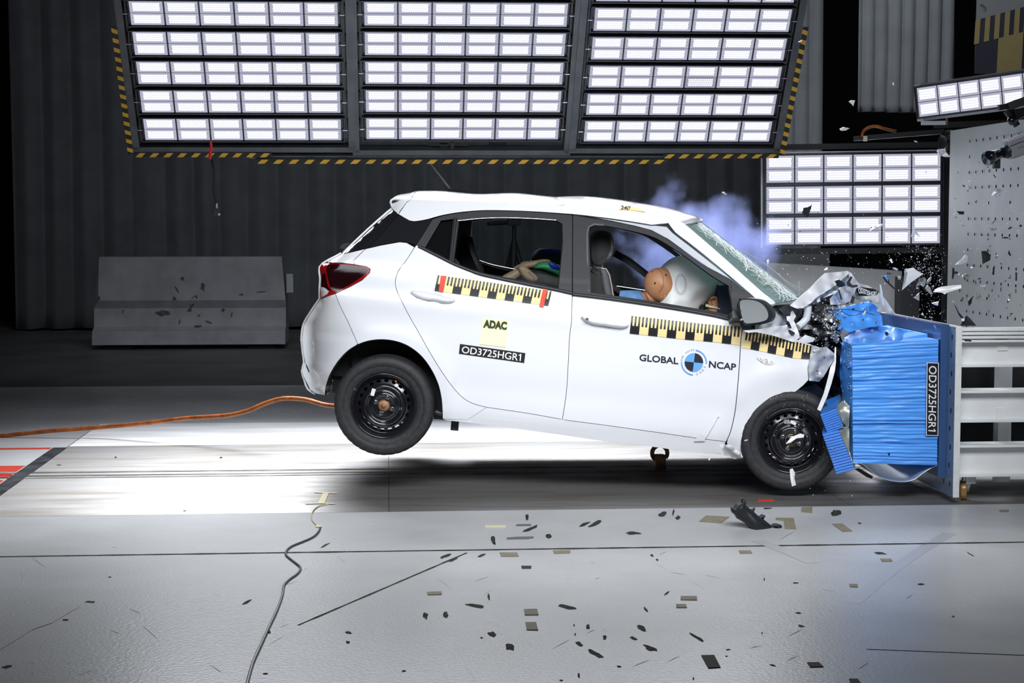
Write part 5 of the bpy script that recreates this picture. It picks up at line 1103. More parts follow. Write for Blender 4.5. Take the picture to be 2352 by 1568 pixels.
# mounting plate, seen along its edge
XP = 3.2
n0, n1 = PXX(2196, 752, XP), PXX(2024, 719, XP); b0 = PXX(2189, 1141, XP)
pl = MB(); yl, yr = n0.y, n1.y; zt, zb = (n0.z + n1.z) / 2, 0.035
pl.box((XP + .016, (yl + yr) / 2, (zt + zb) / 2), (.032, yr - yl, zt - zb)); pl.build('mounting_plate', m_plate, bar)
MB().box((XP + .016, yl - .003, (zt + zb) / 2), (.036, .006, zt - zb)).box((XP + .016, (yl + yr) / 2, zt + .003), (.036, yr - yl, .006)).build('plate_edge', m_chip, bar)
bh = MB()
for r in range(9):
    for c in range(2):
        y = yl + .06 + c * .10 + .015 * (r % 2); z = zb + .07 + r * .105; bh.add([(XP - .001, y - .009, z - .014), (XP - .001, y + .009, z - .014), (XP - .001, y + .009, z + .014), (XP - .001, y - .009, z + .014)], [(0, 3, 2, 1)])
for (px, py) in ((2180, 1075), (2186, 1110)) : pass
bh.build('bolt_hole', m_stk, bar)
bpm = mat('dark_blue_backing', (0.035, 0.085, 0.22), rough=0.35, coat=0.5)
t0, t1 = PXX(2161, 745, XP - .05), PXX(2022, 719, XP - .05)
MB().box((XP - .025, (t0.y + t1.y) / 2, (t0.z + zb) / 2 + .05), (.05, t1.y - t0.y, t0.z - zb - .1)).build('backing_sheet', bpm, bar)
for k in range(6):
    y = t0.y + (t1.y - t0.y) * (k + .6) / 6.4; MB().box((XP - .053, y, t0.z - .10), (.012, .035, .012)).box((XP - .056, y, t0.z - .10), (.02, .012, .03)).build('clip', m_chr, bar)
lab = [E(1760, 1066), E(1868, 1070), F6(1862, 866), F6(1752, 862)]
vs, tr = fill2d(lab, (), 14); o = shell('number_sticker', [P(x, y, -.374) for x, y in vs], tr, (0, .002, 0), m_wlet, bar, smooth=False); o['label'] = 'black sticker with a white test number'
li = shrink(lab, 1.6); vs, tr = fill2d(li, (), 30); shell('sticker_field', [P(x, y, -.3755) for x, y in vs], tr, (0, .001, 0), m_stk, o, smooth=False)
vs, fs = text2d('OD3725HGR1', .006); qv = quadmap(vs, [E(1848, 1100), F6(1840, 828), F6(1772, 822), E(1778, 1097)])
mesh('lettering', [P(x, y, -.377) for x, y in qv], fs, m_wlet, o)
yb_ = yl + .02
def ibeam(z0, z1, x0, x1, y, dep=.16, name='beam'):
    mb = MB(); t = .014
    mb.box(((x0 + x1) / 2, y + dep / 2, z1 - t / 2), (x1 - x0, dep, t), bev=.003).box(((x0 + x1) / 2, y + dep / 2, z0 + t / 2), (x1 - x0, dep, t), bev=.003).box(((x0 + x1) / 2, y + dep * .42, (z0 + z1) / 2), (x1 - x0, .02, z1 - z0 - t))
    return mb.build(name, m_beam, bar)
for (pt, pb) in ((752, 843), (897, 970), (1022, 1095)):
    z1, z0 = PXX(2212, pt, 3.25).z, 0; z1 = P(2260, pt, yb_).z; z0 = P(2260, pb, yb_).z
    if pt == 752:
        ibeam(z0, z0 + .155, XP + .034, 4.55, yb_); zz = z0 + .158
        for k in range(3): MB().box((XP + .034 + .66, yb_ + .06, zz + .012 + k * .022), (1.32, .14 - .02 * k, .014)).build('packing_strip', m_beam, bar)
    else: ibeam(z0, z1, XP + .034, 4.55, yb_)
for k in (0.35, .9): MB().box((XP + .034 + k * 1.2, yb_ + .45, .5), (.08, .08, .9)).build('post', m_beam, bar)
MB().box((XP + .3, yb_ + .7, .5), (.06, 1.3, .07)).box((XP + .3, yb_ + .7, .9), (.06, 1.3, .07)).build('cross_beam', m_beam, bar)
cwh = P(*F6(2090, 1350), yb_ + .10); T = Matrix.Translation(cwh) @ Matrix.Rotation(math.radians(70), 4, 'Z')
z_ = cwh.z; rr_ = max(.05, z_ - .002)
MB().lathe([(.0, -.02), (rr_ * .75, -.02), (rr_ * .97, -.018), (rr_, -.008), (rr_, .008), (rr_ * .97, .018), (rr_ * .75, .02), (rr_ * .7, .012), (.012, .012), (.012, .03), (0, .03)], T, 40).build('caster_wheel', mat('amber_wheel', (0.30, 0.17, 0.05), rough=0.35, coat=0.5), bar)
MB().box((cwh.x + .03, cwh.y, cwh.z + .09), (.06, .08, .10), bev=.008).bar(cwh, cwh + Vector((.03, 0, .1)), .03, .05).build('caster_fork', m_chr, bar)
MB().box(((XP + 4.55) / 2 + .03, yb_ + .85, .48), (4.45 - XP, .03, .86)).build('dark_interior_sheet', m_black, bar)  # added black sheet, paints the dark inside of the carrier between the beams
MB().tube([P(2215, 900, 1.6), P(2352, 896, 1.6)], .03, 12).build('red_pipe', mat('dull_red', (0.25, 0.03, 0.02), rough=0.5), bar)
# ================================================================== crash block with the drilled steel face
XB = 4.6
m_block = mat('grey_steel_face', (0.56, 0.60, 0.60), rough=0.45, var=0.06, vscale=3, metal=0.2)
m_rusts = mat('rust_speck', (0.16, 0.07, 0.03), rough=0.8)
cb = thing('crash_block', 'tall grey steel crash block drilled with rows of holes', 'crash block', (XB + .8, 1.6, 0))
yf = PXX(2179, 500, XB).y; zt = PXX(2190, 299, XB).z
MB().box((XB + .8, (yf - .6) / 2, zt / 2), (1.6, yf + .6, zt)).build('body', m_block, cb)
fpl = MB().box((XB - .004, (yf - .7) / 2 - .35, zt / 2 - .04), (.008, yf - .6, zt - .12))
ho = MB()
def disc(px, py, ry, rz):
    c = PXX(px, py, XB - .0095); ho.add([(c.x, c.y + ry * math.cos(a), c.z + rz * math.sin(a)) for a in [i * 2 * math.pi / 10 for i in range(10)]], [tuple(range(10))])
y0 = PXX(2226, 400, XB - .0095).y
for r in range(14):
    z = PXX(2226, 325, XB).z - r * .122
    for c in range(20):
        y = y0 - c * .15
        if r % 3 == 1 and c % 3: continue
        if y < -.5: break
        ho.add([(XB - .0095, y + .011 * math.cos(a), z + .013 * math.sin(a)) for a in [i * 2 * math.pi / 10 for i in range(10)]], [tuple(range(10))])
build2('face_plate', [(fpl, m_block), (ho, mat('hole_black', (0.004, 0.004, 0.004), rough=1, spec=0))], cb)
rs_ = MB(); rnd = random.Random(9)
for i in range(35):
    y = rnd.uniform(1.2, 3.6); z = abs(rnd.gauss(0, .22)) + 1.0; r = rnd.uniform(.004, .014); rs_.add([(XB - .0092, y + r * math.cos(a) * rnd.uniform(.6, 1.3), z + r * 1.6 * math.sin(a) * rnd.uniform(.6, 1.3)) for a in [k * 2 * math.pi / 8 for k in range(8)]], [tuple(range(8))])
tag(rs_.build('rust_speck', m_rusts, cb), kind='stuff')
# ================================================================== the rest of the hall
Q = crop(0, 540, 2.735); Q0 = crop(0, 0, 2.735)
m_jer = mat('jersey_concrete', (0.36, 0.37, 0.40), rough=0.85, var=0.12, vscale=4, bump=0.1, bscale=80)
jy = 11.6; jb = thing('concrete_barrier', 'grey scuffed concrete traffic barrier standing before the dark curtain', 'concrete barrier', P(440, 800, jy))
xl, xr = P(*Q(602, 600), jy).x, P(*Q(1800, 600), jy).x; zt_ = P(*Q(1200, 136), jy).z; z1 = P(*Q(1200, 405), jy).z; z2 = P(*Q(1200, 578), jy).z; zb_ = 0.06
pr = [(-.02, zt_), (-.16, z1), (-.10, z1 - .1), (-.13, z2 + .02), (-.26, z2 - .03), (-.30, zb_), (.5, zb_), (.46, z2), (.36, z1), (.22, zt_)]
vs = []; k_ = len(pr)
for i, (x, tp) in enumerate(((xl, .06), (xr, .0))):
    for (dy, z) in pr: vs.append((x + (tp if z > z1 - .01 else 0) * (1 if i == 0 else 0) + (-.05 if i and z > z1 + .1 else 0), jy + dy, z))
fs = [(i, (i + 1) % k_, (i + 1) % k_ + k_, i + k_) for i in range(k_)] + [tuple(range(k_))[::-1], tuple(range(k_, 2 * k_))]
jbody = MB().add(vs, fs)
for x in (xl + .3, xr - .3): MB().box((x, jy + .1, .03), (.35, .5, .06)).build('foot', m_black, jb)
sc_ = MB()
for i, (x, y, a, b, ang) in enumerate(((1148, 272, 36, 26, 0), (1110, 340, 14, 60, -30), (1275, 325, 40, 70, 0), (1215, 415, 46, 130, 28), (1190, 470, 40, 40, 0), (1030, 490, 120, 50, 0), (1095, 400, 40, 40, 0), (772, 478, 12, 36, 10), (1128, 545, 14, 40, 10), (1250, 505, 30, 14, -30), (1310, 545, 70, 16, 20), (1518, 372, 40, 16, 0), (1455, 500, 14, 50, 10), (1640, 355, 90, 8, -4), (1400, 470, 30, 30, 0), (1240, 570, 60, 14, 0), (620, 400, 20, 60, 0))):
    n = 14; pts = []
    for j in range(n):
        t = 2 * math.pi * j / n; r = .7 + .5 * noise.noise(Vector((math.cos(t) * 1.4 + i * 3, math.sin(t) * 1.4, i))); dx, dy = a / 2 * r * math.cos(t), b / 2 * r * math.sin(t); ca, sa = math.cos(math.radians(ang)), math.sin(math.radians(ang)); px, py = Q(x + dx * ca - dy * sa, y + dx * sa + dy * ca)
        p = P(px, py, jy); z = p.z
        for (d0, q0), (d1, q1) in zip(pr[:5], pr[1:6]):
            if q1 <= z <= q0: p = P(px, py, jy + d0 + (d1 - d0) * (q0 - z) / (q0 - q1) - .004)
        pts.append(p)
    sc_.add(pts, [tuple(range(n))])
build2('body', [(jbody, m_jer), (sc_, mat('dark_scuff', (0.10, 0.10, 0.105), rough=0.9, var=0.4, vscale=20))], jb)
MB().box((xr + .045, jy + .05, z1 + .2), (.09, .10, .24), bev=.01).build('coupling_lug', m_lgrey, jb)
# orange tow harness leaving the tail of the car
hp = [(0, 1001, 2.9), (120, 989, 2.85), (230, 981, 2.8), (340, 971, 2.6), (430, 960, 2.4), (520, 954, 2.2), (570, 943, 2.0), (610, 926, 1.9), (650, 915, 1.8), (700, 917, 1.7), (740, 928, 1.6), (768, 932, 1.5), (800, 930, 1.4), (850, 915, 1.3)]
hs = [Vector(v) for v in smooth_line([P(*p) for p in [(-60, 1008, 2.95)] + hp], .05)]
o = MB().tube(hs, .0155, 12).build('power_cable', mat('orange_sheath', (0.50, 0.14, 0.02), rough=0.5, col2=(0.22, 0.055, 0.012), vscale=14, bump=0.1, bscale=60)); tag(o, 'thick orange cable trailing from the tail of the white car', 'cable')
# measuring cable and its tape cross in front of the car
m_mask = mat('masking_tape', (0.78, 0.72, 0.48), rough=0.6)
def strip(mb, pts, w, z=.003):
    pts = [Vector(p) for p in pts]; vs = []
    for i, p in enumerate(pts):
        t = (pts[min(i + 1, len(pts) - 1)] - pts[max(i - 1, 0)]).normalized(); nn = Vector((-t.y, t.x, 0)) * w / 2; q = Vector((p.x, p.y, z)); vs += [q + nn, q - nn]
    mb.add(vs + [v - Vector((0, 0, .002)) for v in vs], [(2 * i, 2 * i + 1, 2 * i + 3, 2 * i + 2) for i in range(len(pts) - 1)])
mb = MB(); strip(mb, [G(*B(150, 1393)), G(*B(245, 1398)), G(*B(338, 1400))], .035, .0036); strip(mb, [G(*B(243, 1402)), G(*B(205, 1486))], .036, .003); strip(mb, [G(*B(75, 1488)), G(*B(210, 1484)), G(*B(316, 1489))], .028, .0042)
tag(mb.build('tape_mark', m_mask), 'three strips of yellow masking tape crossed like an H on the runway', 'tape')
cw = [G(*N3(x, y), .005) for x, y in ((2060, 432), (2010, 440), (1975, 462), (1957, 495), (1962, 530), (1985, 558), (2012, 578))]
cg = [G(*N3(x, y), .006) for x, y in ((2012, 578), (1998, 608), (1965, 638), (1900, 667), (1835, 693), (1800, 722), (1800, 752), (1848, 792), (1888, 828), (1868, 866), (1820, 900), (1786, 935), (1774, 1000), (1742, 1090), (1690, 1200), (1640, 1310), (1590, 1420), (1566, 1500), (1540, 1600))]
ct = thing('trigger_cable', 'thin dark cable snaking over the floor from the yellow tape towards the viewer', 'cable', cw[0])
MB().tube(smooth_line(cg, .03), .0055, 8).build('cable', mat('cable_green_grey', (0.03, 0.045, 0.045), rough=0.4), ct)
MB().tube(smooth_line(cw, .02), .0035, 8).build('bare_lead', mat('pale_lead', (0.55, 0.45, 0.25), rough=0.5), ct)
MB().ball(G(*N3(2002, 570), .006), (.022, .012, .006), n=8).build('taped_joint', m_mask, ct)
# cable with a red clip under the left lamp panel
hc_ = thing('hanging_cable', 'black cable on a red clip hanging under the left lamp panel', 'cable', P(*Q0(1322, 900), 4.5))
puff('clip', L(Q0, (1316, 882), (1330, 882), (1336, 940), (1328, 960), (1328, 1000), (1308, 998), (1312, 960), (1306, 945), (1318, 930)), 4.16, .02, .008, 3, mat('red_plastic', (0.5, 0.02, 0.02), rough=0.4), hc_, step=2.5)
MB().tube(smooth_line([P(*Q0(x, y), 4.5) for x, y in ((1328, 985), (1342, 1060), (1346, 1120), (1344, 1190), (1352, 1240), (1362, 1292))], .03), .0085, 8).build('cable', m_cblack, hc_)
MB().tube([P(*Q0(1361, 1278), 4.5), P(*Q0(1361, 1308), 4.5)], .010, 10).build('plug_sleeve', m_lgrey, hc_)
MB().box(P(*Q0(1360, 1336), 4.5), (.058, .05, .058), bev=.006).build('connector', m_cblack, hc_)
MB().box(P(*Q0(1377, 1346), 4.465), (.018, .004, .018)).build('socket', m_lgrey, hc_)
# tripod far behind the car
tb = P(*A(1785, 700), 8.0); tp = thing('camera_tripod', 'dark camera tripod seen through the rear side windows of the car', 'tripod', (tb.x, 8, 0))
m_tri = mat('tripod_black', (0.025, 0.026, 0.028), rough=0.5)
ht = P(*A(1785, 650), 8.0).z
MB().tube([(tb.x, 8, ht - .45), (tb.x, 8, ht + .12)], .022, 12).build('column', m_tri, tp)
for a in (0.3, 2.4, 4.5): MB().tube([(tb.x, 8, ht - .06), (tb.x + .42 * math.cos(a), 8 + .42 * math.sin(a), 0.0)], [.03, .02], 8).build('leg', m_tri, tp)
MB().box((tb.x, 8, ht + .16), (.14, .12, .10), bev=.02).box((tb.x, 8, ht + .28), (.2, .14, .12), bev=.02).build('head', m_tri, tp)
MB().tube([(tb.x - .08, 8, ht + .14), (tb.x - .28, 7.9, ht + .13)], .02, 8).build('handle', m_tri, tp)
# ---- right-hand background
m_blockc = mat('pale_concrete', (0.74, 0.76, 0.76), rough=0.8, var=0.08, vscale=3)
yB = 6.2; a, b = P(*E(320, 172), yB), P(*E(1535, 245), yB)
bb = MB(); vs = [Vector((a.x, yB, 0)), Vector((b.x, yB, 0)), Vector((b.x, yB, b.z)), Vector((a.x, yB, a.z))]; bb.add(vs + [v + Vector((0, .5, 0)) for v in vs], [(0, 1, 2, 3), (7, 6, 5, 4), (0, 4, 5, 1), (1, 5, 6, 2), (2, 6, 7, 3), (3, 7, 4, 0)])
tag(bb.build('concrete_block', m_blockc), 'long pale grey concrete block behind the smashed bonnet', 'concrete block')
a, b = P(*E(325, 74), 7.3), P(*E(882, 220), 7.3)
tag(MB().box(((a.x + b.x) / 2, 7.5, a.z / 2), (b.x - a.x, .4, a.z)).build('grey_cabinet', mat('grey_cabinet_paint', (0.26, 0.27, 0.29), rough=0.6)), 'dark grey cabinet under the upright lamp panel', 'cabinet')
a, b = P(*E(1530, 300), 5.6), P(*E(1690, 660), 5.6)
tag(MB().box(((a.x + b.x) / 2, 5.7, a.z / 2), (b.x - a.x, .2, a.z)).build('dark_post', mat('dark_grey_post', (0.09, 0.095, 0.10), rough=0.6)), 'dark grey square post beside the pale concrete block', 'post')
# drapes
def drapepx(pxl, pxr, y, pyb, ztop, m, label, seed, freq, amp): return drape('curtain', (P(pxl, pyb, y).x, P(pxr, pyb, y).x), y, P((pxl + pxr) / 2, pyb, y).z, ztop, m, amp, freq, label, seed)
drapepx(1966, 2194, 7.0, 258, 4.6, m_curtg, 'pale grey bunched curtain hanging above the upright lamp panel', 4, 48, .085)
drapepx(1790, 1884, 8.5, 620, 5.2, m_curtg, 'narrow grey curtain beside the right lamp panel edge', 6, 40, .09)
# striped banner at the top right
bq = [G7(1945, -70), G7(2600, -240), G7(2600, 640), G7(1925, 640)]
yB2 = 6.0; bn = thing('banner', 'grey banner with yellow and black bars hanging in the top right corner', 'banner', P(2300, 60, yB2))
m_bgrey = mat('banner_grey', (0.30, 0.32, 0.33), rough=0.7); m_byel = mat('banner_yellow', (0.42, 0.34, 0.15), rough=0.7); m_bdark = mat('banner_dark', (0.05, 0.05, 0.075), rough=0.7)
def flatpoly(name, pts, y, m, parent, t=.006): 
    vs = [P(*p, y) for p in pts]; n = len(vs); return mesh(name, vs + [v + Vector((0, t, 0)) for v in vs], [tuple(range(n)), tuple(range(2 * n - 1, n - 1, -1))] + [(i, i + n, (i + 1) % n + n, (i + 1) % n) for i in range(n)], m, parent)
flatpoly('cloth', [G7(1942, -80), G7(2620, -260), G7(2600, 600), G7(1920, 640)], yB2, m_bgrey, bn)
yt = lambda x: 172 - (x - 1945) * .277; ybm = lambda x: 385 - (x - 1925) * .262
flatpoly('dark_band', [G7(1940, yt(1940)), G7(2560, yt(2560)), G7(2545, 640), G7(1920, 640)], yB2 - .008, m_bdark, bn)
for k in range(7): x0 = 1945 + k * 86 - 14; x1 = x0 + 43; flatpoly('yellow_bar', [G7(x0, yt(x0)), G7(x1, yt(x1)), G7(x1 - 14, ybm(x1 - 14)), G7(x0 - 14, ybm(x0 - 14))], yB2 - .014, m_byel, bn)
for x0 in (2130, 2560): flatpoly('yellow_block', [G7(x0, ybm(x0)), G7(x0 + 215, ybm(x0 + 215)), G7(x0 + 195, 650), G7(x0 - 18, 650)], yB2 - .014, m_byel, bn)
# booms, clamp bundle and orange lead
m_boom = mat('boom_black', (0.02, 0.02, 0.022), rough=0.4, metal=0.3)
bt = thing('camera_boom', 'black boom carrying the slim lamp bar and the camera', 'boom', P(2000, 315, 4.2))
MB().bar(P(*G7(870, 1203), 4.4), P(*G7(1660, 1140), 4.2), .06, .04).build('lower_arm', m_boom, bt)
MB().bar(P(*G7(1572, 1086), 4.7), P(*G7(2420, 1060), 4.6), .06, .05).build('upper_arm', mat('boom_brown', (0.05, 0.045, 0.04), rough=0.4, metal=0.4), bt)
MB().box(P(*G7(972, 1203), 4.34), (.035, .006, .045)).build('tape_band', m_mask, bt)
puff('wrapped_joint', smooth_line(L(G7, (1700, 1135), (1745, 1130), (1765, 1200), (1760, 1300), (1735, 1355), (1690, 1350), (1660, 1290), (1680, 1200)), 4, True), 4.0, .12, .07, 10, mat('black_film', (0.015, 0.015, 0.016), rough=0.25, coat=0.5), bt, step=3, amp=.06, freq=20)
MB().tube([P(*p, 4.35) for p in smooth_line(L(G7, (945, 1185), (955, 1140), (1000, 1105), (1065, 1095), (1130, 1112), (1240, 1140)), 4)], .013, 8).build('orange_lead', MATS['orange_sheath'], bt)
MB().tube([P(*p, 3.4) for p in smooth_line(L(G7, (1668, 1000), (1680, 1020), (1682, 1050), (1674, 1070)), 4)], .010, 8).build('orange_lead', MATS['orange_sheath'], bt)
# high-speed camera
yc = .6; hsc = thing('high_speed_camera', 'grey high-speed camera with a black lens hung in front of the drilled block', 'camera', P(2320, 330, yc))
Mx = lambda c, ang: Matrix.Translation(c) @ Matrix.Rotation(math.radians(-4.2), 4, 'Z') @ Matrix.Rotation(math.radians(ang), 4, 'Y')
cc = P(*G7(2310, 1262), yc); MB().box((0, 0, 0), (.165, .12, .125), Mx(cc, -21), .012).build('body', mat('camera_grey', (0.34, 0.34, 0.38), rough=0.4, metal=0.3), hsc)
MB().box((-.03, -.062, .02), (.09, .004, .004), Mx(cc, -21)).box((.02, -.062, -.01), (.11, .003, .002), Mx(cc, -21)).build('cooling_slot', m_cblack, hsc)
d0, d1 = P(*G7(2235, 1302), yc), P(*G7(2030, 1375), yc - .1); seg = lambda t: d0.lerp(d1, t)
MB().tube([seg(0), seg(.22), seg(.23), seg(.35)], [.042, .042, .034, .032], 24).build('lens_mount', m_cblack, hsc)
MB().tube([seg(.33), seg(.5), seg(.51), seg(.66), seg(.67), seg(.95), seg(1.0), seg(.985)], [.028, .028, .031, .030, .036, .046, .046, .036], 24).build('lens', m_gloss, hsc)
MB().box(P(*G7(2110, 1420), yc - .03), (.04, .04, .06), Mx(Vector((0, 0, 0)), 0).to_3x3().to_4x4() if False else None, .006).build('lens_clamp', m_cblack, hsc)
ar = MB().bar(P(*G7(2130, 935), yc + .05), P(*G7(2240, 915), yc + .05), .03, .035).bar(P(*G7(2215, 925), yc + .02), P(*G7(2420, 850), yc), .05, .05).tube([P(*G7(2200, 960), yc), P(*G7(2290, 1090), yc)], .022, 12).bar(P(*G7(2260, 990), yc - .02), P(*G7(2430, 960), yc), .06, .06)
ar.build('mounting_arm', m_boom, hsc)
MB().ball(P(*G7(2245, 1045), yc - .03), (.030, .024, .030), n=12).build('clamp_knob', m_gloss, hsc)
MB().bar(P(*G7(2300, 1040), yc - .06), P(*G7(2400, 985), yc - .06), .008, .008).build('lever', m_chr, hsc)
# ---- things lying on the floor
bp_ = L(K, (445, 308), (462, 305), (482, 332), (478, 352), (522, 388), (538, 369), (543, 374), (533, 396), (578, 437), (600, 418), (612, 424), (598, 446), (658, 494), (692, 480), (718, 487), (727, 508), (700, 514), (690, 504), (654, 507), (618, 536), (560, 551), (516, 541), (508, 508), (470, 470), (418, 440), (408, 420), (386, 402), (380, 372), (408, 376), (424, 350), (452, 334))
puff('torn_panel', bp_, -1.13, .02, .05, 14, mat('black_plastic', (0.016, 0.017, 0.02), rough=0.45), None, step=4, amp=.03, freq=9)
tag(bpy.data.objects['torn_panel'], 'torn black plastic panel tumbling over the floor before the front wheel', 'plastic panel')
m_tapeb = mat('brown_tape', (0.27, 0.24, 0.175), rough=0.75, spec=0.15, var=0.12, vscale=30)
TP = [(K, ((210, 420), (370, 428), (310, 471), (162, 460)), 'large tan tape patch left of the torn black panel'), (K, ((680, 435), (800, 436), (818, 512), (740, 508), (735, 455), (680, 448)), 'tan tape patch with a tongue, right of the torn black panel'),
      (K, ((1060, 476), (1128, 474), (1198, 526), (1130, 528)), 'slanted tan tape patch below the grey chewed spot'), (K, ((855, 364), (925, 364), (926, 402), (850, 396)), 'tan tape patch just before the runway edge'),
      (K, ((430, 655), (510, 655), (522, 674), (440, 675)), 'small tan tape patch just past the floor joint, below the torn panel'), (K, ((1384, 710), (1455, 710), (1466, 727), (1395, 728)), 'small tan tape patch on the bluish floor reflection'),
      (K, ((40, 962), (148, 962), (150, 988), (38, 986)), 'wide brown tape strip, upper of the close pair'), (K, ((8, 1016), (75, 1016), (82, 1039), (10, 1038)), 'short brown tape strip, lower of the close pair'),
      (K, ((1174, 880), (1230, 880), (1234, 901), (1180, 899)), 'small brown tape patch in the blue reflection'), (K, ((178, 1360), (265, 1358), (308, 1440), (226, 1446)), 'large dark brown tape patch near the bottom edge'),
      (K, ((890, 1408), (970, 1407), (1002, 1437), (912, 1439)), 'dark brown tape patch with a pointed corner near the bottom edge'), (K, ((1172, 1518), (1232, 1518), (1262, 1560), (1190, 1560)), 'dark tape patch cut by the bottom edge of the view'),
      (K, ((2185, 382), (2250, 382), (2250, 394), (2192, 394)), 'tiny tan tape strip near the caster of the barrier'),
      (J, ((1022, 670), (1140, 670), (1152, 697), (1032, 697)), 'tan tape patch against the floor joint at the head of the saw cut'), (J, ((1382, 657), (1500, 655), (1498, 674), (1390, 677)), 'tan tape strip lying along the floor joint'),
      (J, ((1168, 760), (1237, 760), (1235, 777), (1172, 777)), 'small dark tape strip between the joint and the gouges'), (J, ((1186, 1053), (1275, 1050), (1285, 1090), (1192, 1091)), 'brown tape square, upper of the middle pair'),
      (J, ((1196, 1140), (1268, 1140), (1282, 1193), (1205, 1191)), 'brown tape square with a bitten edge, lower of the middle pair'), (J, ((530, 936), (630, 933), (631, 953), (536, 956)), 'brown smeared tape strip above the two round gouges'),
      (J, ((922, 487), (1062, 487), (1062, 496), (923, 496)), 'thin yellow tape strip on the pale floor'), (J, ((1135, 480), (1234, 478), (1236, 489), (1134, 491)), 'short grey tape strip, upper one'), (J, ((1070, 570), (1140, 564), (1252, 562), (1250, 571), (1210, 578), (1072, 580)), 'long grey tape strip, lower one'),
      (K, ((560, 313), (667, 310), (668, 320), (562, 322)), 'red tape strip on the runway edge before the front wheel')]
m_gtape = mat('grey_tape', (0.11, 0.13, 0.16), rough=0.5); m_ytape = mat('yellow_tape', (0.8, 0.74, 0.45), rough=0.5)
for f, pts, lb in TP:
    mm = m_red if lb.startswith('red') else m_ytape if 'yellow' in lb else m_gtape if 'grey tape' in lb else mat('dark_brown_tape', (0.06, 0.053, 0.042), rough=0.8, spec=0.1) if 'dark' in lb else m_tapeb
    q = [G(*f(*p), .003) for p in pts]; n = len(q); o = mesh('tape_patch', q + [v - Vector((0, 0, .0025)) for v in q], [tuple(range(n)), tuple(range(2 * n - 1, n - 1, -1))] + [(i, i + n, (i + 1) % n + n, (i + 1) % n) for i in range(n)], mm); tag(o, lb, 'tape', 'tape patches on the floor')
hk = MB(); c0 = G(1520, 1080); hk.box((c0.x, 1.0, .04), (.07, .10, .10), bev=.01).tube([Vector((c0.x + .05 * math.cos(a), 1.0, .10 + .05 * math.sin(a))) for a in [math.radians(t) for t in range(-40, 250, 20)]], .014, 8)
tag(hk.build('tow_hook', m_rust), 'rusty tow hook standing on the track under the car', 'hook')
# ================================================================== flying splinters
m_shw = mat('white_splinter', (0.82, 0.83, 0.85), rough=0.3, coat=0.5); m_shk = mat('black_splinter', (0.014, 0.014, 0.017), rough=0.4); m_shg = mat('grey_splinter', (0.25, 0.26, 0.28), rough=0.4)
m_shc = mat('clear_splinter', (0.85, 0.88, 0.9), rough=0.08, trans=0.75, coat=0.5)
rnd = random.Random(21)
def shard(f, pts, y, m, label, name='splinter', cat='splinter', group=None, tilt=.05, thick=.004):
    px = [f(*p) for p in pts]; cx = sum(p[0] for p in px) / len(px); cy = sum(p[1] for p in px) / len(px); a = rnd.uniform(0, 6.28); k = max(max(abs(p[0] - cx), abs(p[1] - cy)) for p in px) + 1e-6
    q = [P(x, z, y + tilt * (math.cos(a) * (x - cx) + math.sin(a) * (z - cy)) / k * .5) for x, z in px]; n = len(q); c = sum(q, Vector()) / n + Vector((0, -.006, 0)); bk = [v + Vector((.001, thick, .001)) for v in q]
    o = mesh(name, q + bk + [c], [(i, (i + 1) % n, 2 * n) for i in range(n)] + [tuple(range(2 * n - 1, n - 1, -1))] + [((i + 1) % n, i, i + n, (i + 1) % n + n) for i in range(n)], m)
    return tag(o, label, cat, group)
